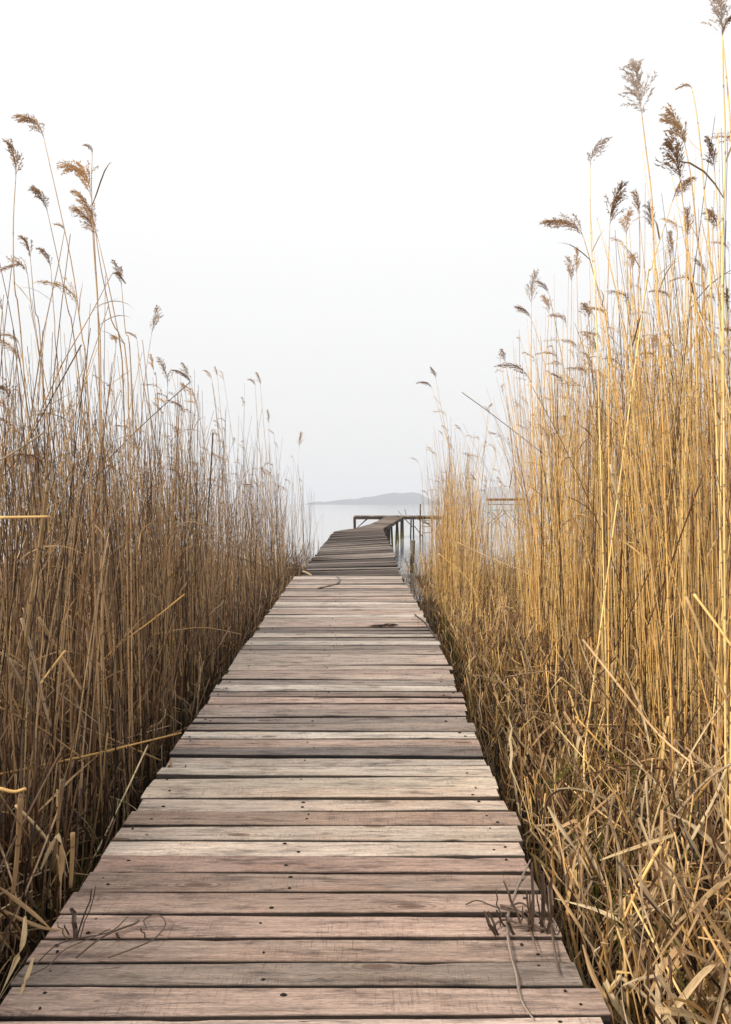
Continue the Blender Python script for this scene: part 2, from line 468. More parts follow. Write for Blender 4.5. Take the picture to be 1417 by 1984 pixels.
mb = MB(); y = 13.2; pal2 = ['6f6560', '5d534d', '7d7069', '4c4440', '8f857d', '6a5c52', '756a64', '564c47']
i = 0
while y < 27.2:
    wd = rnd.uniform(.12, .19)
    k = rnd.choice(pal2)
    if 16.0 < y < 17.6: k = rnd.choice(['a59a90', '978b82', '8a7d75'])  # paler boards: the band catching the light, painted into their colour
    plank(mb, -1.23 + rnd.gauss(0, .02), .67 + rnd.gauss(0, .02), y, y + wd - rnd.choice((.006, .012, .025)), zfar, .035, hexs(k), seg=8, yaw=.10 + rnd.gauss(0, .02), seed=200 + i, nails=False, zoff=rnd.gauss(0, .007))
    y += wd; i += 1
part(mb, 'far_deck', M_WOOD, label='darker brown sagging far deck section')

# gangway: turns right and rises to the cross platform
GL = [(-1.22, 27.1), (-.9, 28.6), (-.42, 30.2), (.28, 34.3), (.78, 39), (1.2, 44.4)]
GR = [(.68, 27.4), (.72, 29.3), (.80, 31.0), (1.08, 33.2), (1.62, 38), (2.3, 44.6)]
GZ = [(27, 1.05), (30, 1.03), (34, .95), (40, .86), (46, .80)]


def along(pl, u):
    n = len(pl) - 1; k = min(int(u * n), n - 1); f = u * n - k
    return Vector((lerp(pl[k][0], pl[k + 1][0], f), lerp(pl[k][1], pl[k + 1][1], f), 0))


mb = MB(); nG = 110; pal3 = ['7c6f66', '6b5f57', '8c7f74', '5b5049', '9a8b7d']
for i in range(nG):
    a0, a1 = i / nG, (i + .88) / nG; c = hexs(rnd.choice(pal3)); q = []
    for u in (a0, a1):
        for pl in (GL, GR):
            p = along(pl, u); p.x += rnd.gauss(0, .012); p.z = EYE - interp(p.y, GZ) + rnd.gauss(0, .004); q.append(p)
    n0 = len(mb.v)
    for dz in (0, -.04):
        for p in q: mb.vert(p + Vector((0, 0, dz)), c, (p.x + i * 7.7, p.y, i * .37))
    for f in ((0, 1, 3, 2), (5, 4, 6, 7), (0, 4, 5, 1), (2, 3, 7, 6), (0, 2, 6, 4), (1, 5, 7, 3)): mb.face([n0 + k for k in f])
part(mb, 'gangway_deck', M_WOOD, label='narrow brown gangway deck rising to the cross platform')
PZ = EYE - .80
mb = MB(); x = -.74; i = 0
while x < 4.9:
    wd = rnd.uniform(.14, .2); c = hexs(rnd.choice(pal3))
    mb.box((x + wd / 2, 44.9 + rnd.gauss(0, .03), PZ + rnd.gauss(0, .006)), (x + wd / 2, 48.4 + rnd.gauss(0, .03), PZ), wd - .015, .045, c, seed=i * 1.7); x += wd; i += 1
part(mb, 'platform_deck', M_WOOD, label='brown cross platform at the end of the jetty')

BEAM = hexs('4a3f37'); POSTC = hexs('3e342c'); MOSS = hexs('4d4a1c')


def post(px_, py_, top, w_, parent=walk, name='post', mat=None, lean=(0, 0), col=POSTC, bottom=-.45):
    mb = MB(); pts = []; cs = []
    for z in (bottom, 0.0, .5, .62, top):
        k = (z - bottom) / (top - bottom)
        pts.append(Vector((px_ + lean[0] * k, py_ + lean[1] * k, z))); cs.append(MOSS if z < .55 else col)
    mb.tube(pts, [w_ / 2] * 5, col, 7, cols=cs)
    return part(mb, name, mat or M_POST, parent)


def bar(p0, p1, w_, h_, name, parent=walk, mat=None, col=BEAM):
    mb = MB(); mb.box(p0, p1, w_, h_, col, seed=rnd.uniform(0, 50)); return part(mb, name, mat or M_POST, parent)


# beams under the decks, butted to the underside
for x in (-1.02, -.22, .58):
    mb = MB()
    for ya, yb in zip([-2.4, 2.2, 3.4, 4.3, 6.65, 10], [2.2, 3.4, 4.3, 6.65, 10, 13.0]):
        mb.box((x - (.05 if ya > 6 else 0), ya, zn(0, ya) - .105), (x - (.05 if yb > 7 else 0), yb, zn(0, yb) - .105), .06, .13, BEAM)
    part(mb, 'beam', M_POST)
for x in (-1.08, .5):
    mb = MB(); yy = [13.2, 16, 18.5, 21, 24, 27]
    for ya, yb in zip(yy, yy[1:]): mb.box((x, ya, zfar(x, ya) - .125), (x, yb, zfar(x, yb) - .125), .07, .13, BEAM)
    part(mb, 'beam', M_POST)
for y in (1.2, 4.2, 7.2, 10.2, 12.9):
    for x in (-1.1, .64): post(x, y, zn(0, y) - .04, .11)
for y in (13.9, 17, 20, 23, 26):
    for x in (-1.12, .56): post(x, y, zfar(x, y) - .06, .11)
for pl, s in ((GL, .06), (GR, -.06)):
    mb = MB(); n = 12
    for k in range(n):
        p = along(pl, k / n); q = along(pl, (k + 1) / n); p.x += s; q.x += s
        p.z = EYE - interp(p.y, GZ) - .125; q.z = EYE - interp(q.y, GZ) - .125
        mb.box(p, q, .07, .15, BEAM)
    part(mb, 'beam', M_POST)
for k in range(9):
    u = .30 + .68 * k / 8
    for pl, s in ((GR, -.06), (GL, .06)):
        if pl is GL and k % 2: continue
        p = along(pl, u); post(p.x + s, p.y, EYE - interp(p.y, GZ) - .06, .11, lean=(rnd.gauss(0, .05), 0))
for y in (44.95, 48.3):
    bar((-.72, y, PZ - .105), (4.85, y, PZ - .105), .07, .14, 'beam')
for x in (-.68, .95, 2.35, 3.0, 4.75):
    for y in (45.0, 48.2): post(x, y, PZ - .03, .10, lean=(rnd.gauss(0, .04), 0))
bar((-.62, 45.03, .55), (.1, 45.03, PZ - .12), .04, .05, 'brace'); bar((-.5, 48.1, .6), (.25, 48.1, PZ - .12), .04, .05, 'brace')
bar((2.42, 45.03, PZ - .12), (3.0, 45.03, .65), .045, .05, 'brace'); bar((3.05, 45.03, PZ - .6), (3.6, 45.03, .05), .045, .05, 'brace')
bar((3.5, 45.03, PZ - .15), (4.1, 45.03, .75), .045, .05, 'brace'); bar((3.3, 48.1, PZ - .12), (4.3, 48.1, .7), .045, .05, 'brace')
# landing ladder under the right arm of the platform
lad = empty('landing_ladder', (3.8, 44.8, 0)); tag(lad, 'small wooden rung ladder fixed under the right arm of the jetty platform', 'ladder')
for x in (3.55, 4.1): post(x, 44.78, PZ - .02, .06, lad, 'side_rail', lean=(0, 0))
for z in (PZ - .25, PZ - .40, PZ - .62, .35): bar((3.55, 44.78, z), (4.1, 44.78, z), .035, .04, 'rung', lad)
# stake above the platform, flat sticks on it
mb = MB(); mb.tube([Vector((3.38, 44.85, -.4)), Vector((3.4, 44.85, 1.0)), Vector((3.4, 44.85, EYE - .02))], [.05, .045, .04], POSTC, 7)
tag(mb.build('mooring_stake', M_POST, origin=(3.38, 44.85, 0)), 'thin dark mooring stake rising above the jetty platform', 'stake')
for (a, b), lb in ((((772, 990.5), (779, 998.6)), 'grey stick leaning left at the corner of the gangway and platform'), (((784.5, 986.5), (787.5, 998.6)), 'thin upright stick on the platform edge right of the gangway')):
    mb = MB(); mb.box(at(*b, 45.2), at(*a, 45.5), .05, .03, hexs('8a8480')); tag(mb.build('stick', M_POST), lb, 'stick')
# old pile standing in the water to the right
p = atz(799, 1108, 0.0); mb = MB()
mb.tube([Vector((p.x, p.y, -.5)), Vector((p.x, p.y, .4)), Vector((p.x + .03, p.y, .98)), Vector((p.x + .03, p.y, 1.0))], [.075, .072, .068, .05], hexs('6b6153'), 9)
tag(mb.build('old_pile', M_POST, origin=(p.x, p.y, 0)), 'short grey wooden pile standing in the water right of the dark deck', 'post')

# raised fishing stand far right behind the reeds
fs = empty('fishing_stand', (8.3, 43.6, 0)); tag(fs, 'raised fishing stand with brown top board and turquoise legs in the lake', 'fishing stand')
for k in range(5):
    bar((7.42, 43.0 + k * .3, 2.40), (9.5, 43.0 + k * .3, 2.40), .27, .13, 'top_board', fs, M_POST, hexs('6e4a2c'))
for y in (43.0, 44.3):
    bar((7.5, y - .02, 2.11), (9.4, y - .02, 2.11), .05, .05, 'rail', fs, M_POST, hexs('7d7266'))
    bar((7.5, y - .02, 1.76), (9.4, y - .02, 1.76), .05, .05, 'rail', fs, M_PAINT)
    bar((7.5, y + .05, 1.7), (8.35, y + .05, .7), .035, .035, 'brace', fs, M_POST, hexs('4a4a48')); bar((8.4, y + .05, 1.7), (7.55, y + .05, .9), .035, .035, 'brace', fs, M_POST, hexs('4a4a48'))
    bar((8.5, y + .05, 1.7), (9.3, y + .05, .8), .035, .035, 'brace', fs, M_POST, hexs('4a4a48'))
    for x in (7.5, 9.4):
        mb = MB(); mb.tube([Vector((x, y, -.5)), Vector((x, y, 2.33))], [.045, .045], (1, 1, 1), 8); part(mb, 'leg', M_PAINT, fs)

# ------------------------------------------------------------------ reeds
def shade(c, lo=.8, hi=1.2):
    k = rnd.uniform(lo, hi); return tuple(min(.95, max(0.004, a * k * rnd.uniform(.98, 1.02))) for a in c)


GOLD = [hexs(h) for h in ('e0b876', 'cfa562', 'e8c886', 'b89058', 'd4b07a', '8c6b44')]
TAN = [hexs(h) for h in ('bb9a70', 'a6865f', 'cbaa80', '86694d', 'b4987a', '675340')]  # left reeds browner than the right ones, partly their weaker light put into colour
PALE = [hexs(h) for h in ('d0b58c', 'c2a076', 'dcc6a0', 'a98a60', 'ab9478', '84684a')]
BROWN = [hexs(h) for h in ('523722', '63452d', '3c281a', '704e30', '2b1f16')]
GREEN = [hexs(h) for h in ('5d6428', '4b5a22', '75702c')]
PLUM = [hexs(h) for h in ('bc9a76', 'a6845e', 'cba87e', '967656', 'd0b084')]
SILV = [hexs(h) for h in ('cbbcb0', 'bcaa9e')]


class Bed:                       # all parts into one mesh, by material index
    def __init__(s): s.mb = MB()
    def get(s, kind): s.mb.mi = {'stem': 0, 'leaf': 1, 'plume': 2}[kind]; return s.mb


class Single:                    # one thing: a mesh for each part
    def __init__(s): s.p = {}; s.n = []
    def get(s, kind):
        if kind == 'leaf':
            m_ = MB(); s.n.append(('leaf', m_)); return m_
        if kind not in s.p: s.p[kind] = MB(); s.n.append((kind, s.p[kind]))
        return s.p[kind]
    def link(s, name, base, label, cat, group=None):
        mats = {'stem': M_STEM, 'leaf': M_LEAF, 'plume': M_PLUME}
        if len(s.n) == 1:
            o = s.n[0][1].build(name, mats[s.n[0][0]], None, base)
        else:
            o = empty(name, base)
            for k, m_ in s.n: m_.build(k, mats[k], o, base)
        return tag(o, label, cat, group)


def curve(p0, p1, p2, n):
    return [p0 * (1 - t) ** 2 + p1 * (2 * t * (1 - t)) + p2 * t * t for t in [i / n for i in range(n + 1)]]


def plume(mb, base, tip, stemdir, col, rich=1.0, fat=1.0):
    L = (tip - base).length
    ax = curve(base, base + stemdir * L * .55, tip, 8)
    axl = curve(base, base + stemdir * L * .55, tip, 5)
    mb.tube(axl, [.0018, .0016, .0014, .0012, .001, .0006], col, 3, cap=False)
    drift = (tip - base).normalized(); side = Vector((drift.x, drift.y, 0))
    nb_ = int(32 * rich)
    for i in range(nb_):
        s = (i + rnd.random()) / nb_ * .93; k = s * 8; j = min(int(k), 7); p = ax[j].lerp(ax[j + 1], k - j)
        tg = (ax[j + 1] - ax[j]).normalized()
        r_ = Vector((rnd.gauss(0, 1), rnd.gauss(0, 1), rnd.gauss(0, .5)))
        d = (tg * 1.0 + r_ * .22 * fat + side * .25).normalized()
        bl = L * (.50 * (1 - s) ** .7 + .13) * rnd.uniform(.7, 1.15)
        ns = max(2, int(13 * rich * (bl / .12)) + 3) if rich > .6 else 4
        ns = min(ns, 28); kb = rnd.uniform(.78, 1.25); cc = tuple(min(.9, c * kb) for c in col)
        end = p + d * bl + Vector((side.x * .18, side.y * .18, -.22)) * bl
        br = curve(p, p + d * bl * .6, end, 4)
        for q0, q1 in zip(br, br[1:]):            # the hair-thin branch
            x = (q1 - q0).orthogonal().normalized() * .001
            mb.face((mb.vert(q0 - x, cc, (0, 0, i)), mb.vert(q0 + x, cc, (0, 1, i)), mb.vert(q1, cc, (.1, .5, i))))
        for q in range(ns):
            t = .15 + .85 * (q + rnd.random()) / ns; kk = t * 4; jj = min(int(kk), 3); pp = br[jj].lerp(br[jj + 1], kk - jj)
            dd = ((br[jj + 1] - br[jj]).normalized() + Vector((rnd.gauss(0, .45), rnd.gauss(0, .45), rnd.gauss(-.1, .4)))).normalized()
            sl = rnd.uniform(.013, .026) * (1.5 if rich < .6 else 1) * (L / .28) ** .5
            x = dd.cross(Vector((rnd.gauss(0, 1), rnd.gauss(0, 1), rnd.gauss(0, 1)))).normalized() * sl * rnd.uniform(.08, .16)
            e_ = pp + dd * sl; m_ = pp + dd * sl * .45
            a = mb.vert(pp, cc, (0, 0, q)); b = mb.vert(m_ + x, cc, (0, 1, q)); c_ = mb.vert(e_, cc, (.01, .5, q)); d_ = mb.vert(m_ - x, cc, (0, .2, q))
            mb.face((a, b, c_, d_))


def blade(mb, p, d, L, wd, col, droop=.5, kink=None, segs=7, twist=None):
    """a long dry leaf; kink = fraction along at which it is snapped over"""
    pts = [p.copy()]; side = d.cross(Vector((0, 0, 1)))
    if side.length < .1: side = Vector((rnd.gauss(0, 1), rnd.gauss(0, 1), 0))
    side.normalize(); dd = d.normalized(); ws = [wd * .7]; sides = [side.copy()]; st = L / segs
    tw = twist if twist is not None else rnd.uniform(-.35, .35)
    kd = None
    for i in range(segs):
        f = (i + 1) / segs
        if kink and i == int(kink * segs):
            h = Vector((dd.x, dd.y, 0)); h = h.normalized() if h.length > .05 else Vector((rnd.gauss(0, 1), rnd.gauss(0, 1), 0)).normalized()
            dd = (h * rnd.uniform(.4, 1.1) + Vector((0, 0, -rnd.uniform(.3, 1.2)))).normalized()
        dd = (dd + Vector((rnd.gauss(0, .05), rnd.gauss(0, .05), -droop * st * (.4 + 1.6 * f)))).normalized()
        q = pts[-1] + dd * st
        if q.x > .4 and q.x < .80: q.x = .80 + rnd.uniform(0, .03)
        if -1.32 < q.x < -.3 and q.z < 1.9: q.x = -1.32 - rnd.uniform(0, .05)
        g_ = .03 if not (-1.2 < q.x < .78) else .5
        if q.z < g_: q.z = g_ + rnd.uniform(0, .02); dd.z = abs(dd.z) * .1
        pts.append(q); ws.append(wd * (1.0 - .1 * f if f < .6 else (1 - f) * 2.1 + .08))
        side = (side + dd.cross(side) * tw).normalized(); sides.append(side.copy())
    mb.ribbon(pts, ws, sides, col, rnd.uniform(0, 99), fold=rnd.uniform(.05, .3))


def reed(tgt, pts, r0, r1, cs, sides=5, leaves=0, plume_spec=None, leafcol=None):
    """cane along pts, with leaves hugging it and a plume on top"""
    n = len(pts); seed = rnd.uniform(0, 60)
    mbx = tgt.get('stem')
    mbx.tube(pts, [lerp(r0, r1, i / (n - 1)) for i in range(n)], cs, sides, seed, cap=sides > 4)
    for _ in range(leaves):
        k = rnd.uniform(.12, .85) * (n - 1); j = min(int(k), n - 2); p = pts[j].lerp(pts[j + 1], k - j)
        a = rnd.uniform(0, 6.28); up = (pts[j + 1] - pts[j]).normalized()
        d = (up * rnd.uniform(.7, 2.2) + Vector((math.cos(a), math.sin(a), 0))).normalized()
        lc = shade(rnd.choice(leafcol or PALE))
        blade(tgt.get('leaf'), p, d, rnd.uniform(.15, .45), rnd.uniform(.005, .011), lc, droop=rnd.uniform(.5, 3.5), segs=5 if sides > 3 else 4)
    if plume_spec:
        tip, pc, rich, fat = plume_spec
        plume(tgt.get('plume'), pts[-1], tip, (pts[-1] - pts[-2]).normalized(), pc, rich, fat)


# --- the reeds one can point to: (plume base px, plume tip px, lower stem points px, depth or None, thickness, label)
HERO = [
    ((85, 267), (39, 226), [(121, 426), (141, 522), (157, 640), (172, 800)], 4.0, 1.1, 'tallest left reed, thin stem with brown plume nodding left above all others there'),
    ((31, 342), (16, 275), [(26, 440), (29, 560), (45, 700)], 4.1, 1.1, 'tall reed at the left edge with an upright brown plume bent slightly left'),
    ((93, 414), (65, 361), [(112, 500), (132, 600), (152, 720)], 4.6, 1.0, 'left reed with thin drooping plume just below the tallest left reed'),
    ((177, 384), (124, 318), [(181, 470), (190, 600), (196, 760)], 4.3, 1.35, 'left reed carrying the broadest plume, a thick brown tuft swept left'),
    ((179, 300), (163, 279), [(178, 380), (186, 520), (192, 700)], 4.25, .7, 'thin left reed with tiny bent tip rising over the broadest plume'),
    ((184, 440), (149, 372), [(196, 520), (216, 620), (240, 760)], 4.2, 1.2, 'left reed with shaggy plume directly under the broadest one'),
    ((190, 462), (147, 402), [(208, 540), (228, 640), (250, 780)], 4.35, 1.2, 'left reed with lowest of the three shaggy plumes stacked together'),
    ((216, 533), (241, 548), [(170, 620), (118, 710), (82, 790)], 4.3, 1.0, 'left reed leaning diagonally right with a ragged plume at its end'),
    ((236, 555), (222, 506), [(243, 640), (256, 760)], 4.6, .8, 'slender left reed upright behind the diagonal leaning one'),
    ((125, 450), (104, 433), [(112, 520), (90, 620), (70, 740)], 4.8, .8, 'left reed leaning right with small hooked plume near the tall thin stem'),
    ((54, 532), (2, 523), [(62, 600), (78, 700), (90, 800)], 4.5, .9, 'left reed whose long plume arches over to the photo edge'),
    ((60, 508), (42, 457), [(68, 600), (82, 720)], 4.9, .8, 'left reed with sparse narrow plume above the arched one'),
    ((99, 522), (76, 480), [(106, 620), (118, 760)], 5.2, .8, 'left reed with feathery tan plume leaning left at mid height'),
    ((294, 648), (304, 597), [(286, 700), (276, 790)], 6.6, .8, 'left reed with slim upright plume leaning right apart from its neighbours'),
    ((266, 660), (247, 643), [(274, 720), (290, 800)], 6.8, .8, 'left reed with short hooked plume below the slim upright one'),
    ((299, 722), (293, 688), [(306, 780)], 8.5, 1.0, 'left reed with narrow dark plume where the bed starts to fall away'),
    ((372, 748), (338, 716), [(384, 800), (398, 870)], 10, 1.0, 'left reed with long nodding plume at the head of the lower group'),
    ((366, 732), (354, 704), [(372, 800)], 10.3, .9, 'left reed with pointed plume just above the long nodding one'),
    ((422, 732), (417, 711), [(428, 800), (434, 870)], 11.5, .8, 'left reed with short upright plume right of the nodding pair'),
    ((411, 737), (397, 717), [(420, 810)], 11.8, .8, 'left reed with small hooked plume beside the short upright one'),
    ((495, 748), (482, 734), [(499, 820), (506, 900)], 12.5, .9, 'left reed with small nodding plume near the low end of the bed'),
    ((505, 748), (498, 722), [(511, 820), (520, 920)], 12.8, .9, 'left reed with upright forked plume at the low end of the bed'),
    ((521, 822), (519, 796), [(523, 900)], 17, .8, 'lone short left reed with tiny plume past the forked plume'),
    ((580, 868), (583, 838), [(574, 950), (570, 1010)], 22, 1.0, 'last plumed reed of the left bed, nearest the lake gap'),
    ((1244, 222), (1229, 124), [(1252, 290), (1263, 380), (1268, 500), (1280, 680)], 3.8, 1.6, 'tall right reed with large silver grey upright plume standing clear'),
    ((1341, 172), (1311, 172), [(1350, 220), (1358, 290), (1367, 400), (1378, 560)], 3.7, 1.0, 'tall right reed with flat topped plume hooked over to the left'),
    ((1329, 288), (1298, 213), [(1340, 350), (1352, 470), (1368, 640)], 3.9, 1.4, 'right reed with dense brown plume leaning left under the hooked one'),
    ((1319, 355), (1297, 268), [(1328, 430), (1345, 560)], 4.1, 1.5, 'right reed with ragged dark brown plume, widest in its cluster'),
    ((1303, 390), (1338, 345), [(1284, 450), (1262, 520), (1240, 640)], 4.2, 1.2, 'right reed leaning right with brown plume fanning to the right'),
    ((1144, 322), (1173, 268), [(1144, 400), (1147, 500), (1156, 620)], 4.4, 1.0, 'right reed with pale curled plume bending right, farthest left of the tall ones'),
    ((1131, 460), (1057, 428), [(1145, 510), (1165, 590), (1185, 700)], 4.6, 1.2, 'right reed with long plume drooping far out to the left'),
    ((1182, 436), (1206, 357), [(1179, 520), (1176, 640), (1180, 760)], 4.6, 1.3, 'right reed with golden brown plume leaning right beside a bare cane'),
    ((1214, 459), (1221, 408), [(1217, 560), (1222, 680)], 4.8, 1.1, 'right reed with compact dark plume right of the golden brown one'),
    ((1239, 422), (1230, 373), [(1240, 520), (1238, 660)], 4.9, .9, 'right reed with faint thin plume between two darker ones'),
    ((1265, 448), (1256, 396), [(1270, 540), (1282, 680)], 4.6, 1.2, 'right reed with dark tufted plume below the silver grey one'),
    ((1333, 462), (1333, 403), [(1338, 560), (1350, 700)], 4.3, 1.1, 'right reed with dark upright plume low in the thick of the bed'),
    ((1390, 448), (1371, 405), [(1394, 540), (1402, 700)], 4.0, 1.3, 'right reed with dark curled plume close to the right edge'),
    ((1385, 332), (1375, 268), [(1392, 430), (1400, 600)], 4.0, 1.1, 'right reed with slim brown plume near the right edge'),
    ((1400, 70), (1392, -14), [(1402, 160), (1406, 300), (1400, 480), (1402, 700)], 3.0, 1.3, 'tallest reed of all, top right, its grey plume cut by the photo edge'),
    ((1400, 72), (1420, 28), [(1406, 130), (1414, 220), (1420, 330), (1424, 600)], 3.05, 1.1, 'second tallest right reed whose plume leans out of the picture'),
    ((1303, 497), (1297, 450), [(1306, 600), (1316, 720)], 4.9, 1.0, 'right reed with loose brown plume below the wide ragged ones'),
    ((1222, 525), (1226, 494), [(1220, 600), (1214, 720)], 5.0, 1.1, 'right reed with small knotted plume on a thin stem'),
    ((1029, 617), (1001, 594), [(1044, 660), (1062, 740), (1078, 840)], 7.0, 1.1, 'right reed with hooked dark plume nodding left over the lake gap'),
    ((1030, 594), (1037, 528), [(1030, 700), (1032, 820)], 7.1, 1.1, 'right reed with straight pale plume next to the hooked dark one'),
    ((1064, 570), (1040, 544), [(1075, 620), (1090, 700), (1104, 820)], 7.2, 1.1, 'right reed with combed dark plume right of the straight pale one'),
    ((1064, 610), (1053, 572), [(1058, 700), (1050, 820)], 7.2, 1.0, 'right reed with hanging plume below the combed dark one'),
    ((1118, 534), (1119, 484), [(1120, 640), (1118, 780)], 6.4, .9, 'right reed with slim straight plume standing over the low shoulder'),
    ((1108, 550), (1101, 500), [(1106, 660), (1100, 780)], 6.6, .9, 'right reed with wispy plume just left of the slim straight one'),
    ((1140, 622), (1130, 588), [(1142, 720)], 6.2, 1.3, 'right reed with thick rusty plume hanging among the canes'),
    ((980, 702), (972, 677), [(988, 760), (1000, 850)], 9.5, 1.1, 'isolated right reed with small dark plume left of the tall bed'),
    ((838, 754), (811, 741), [(852, 800), (870, 870), (885, 960)], 11.5, 1.0, 'right reed beside the boardwalk end with plume drooping left'),
    ((845, 735), (836, 712), [(857, 800), (872, 880), (880, 980)], 11.8, 1.0, 'right reed beside the boardwalk end with short upright plume'),
    ((947, 793), (953, 782), [(940, 860), (932, 960)], 13, 1.0, 'small plumed reed standing in the low gap of the right bed'),
]


def gz(x, y): return max(ground(x, y), -.3)


def smooth_path(pts, n):
    """Catmull-Rom through pts"""
    P = [pts[0] * 2 - pts[1]] + pts + [pts[-1] * 2 - pts[-2]]; out_ = []
    m_ = len(pts) - 1
    for i in range(n + 1):
        u = i / n * m_; k = min(int(u), m_ - 1); t = u - k; a, b, c, d = P[k:k + 4]
        out_.append((b * 2 + (c - a) * t + (a * 2 - b * 5 + c * 4 - d) * t * t + (b * 3 - a - c * 3 + d) * t ** 3) * .5)
    return out_


for (b, tip, low, Y, k, lab) in HERO:
    top = at(*b, Y); pts = [top]; dy = rnd.uniform(-.15, .15)
    for i, q in enumerate(low): pts.append(at(*q, Y + dy * (i + 1) / len(low)))
    d = (pts[-1] - pts[-2]).normalized(); foot = pts[-1] + Vector((d.x, 0, d.z)) * ((pts[-1].z - .05) / max(.3, -d.z)) * .9
    lim = 1.6 if foot.x > 0 else -1.45
    if lim > 0: foot.x = max(foot.x, 1.2)
    else: foot.x = min(foot.x, -1.4)
    foot.z = gz(foot.x, foot.y) - .05; pts.append(foot); pts.reverse()
    path = smooth_path(pts, 14); right = b[0] > 708
    t3 = at(*tip, Y + rnd.uniform(-.06, .1))
    s = Single(); pc = rnd.choice(SILV) if 'silver' in lab or 'grey' in lab or 'pale' in lab else rnd.choice(PLUM)
    base = tuple(path[0])
    thick = .0042 if Y < 7 else .005
    reed(s, path, thick * 1.15, thick * .5 * (k ** .3), shade(rnd.choice(GOLD[:3] if right else TAN[:3])), 6, leaves=rnd.choice((0, 1, 1, 2)), plume_spec=(t3, pc, 1.1 * k, min(1.6, k)))
    s.link('plumed_reed', base, lab, 'reed')

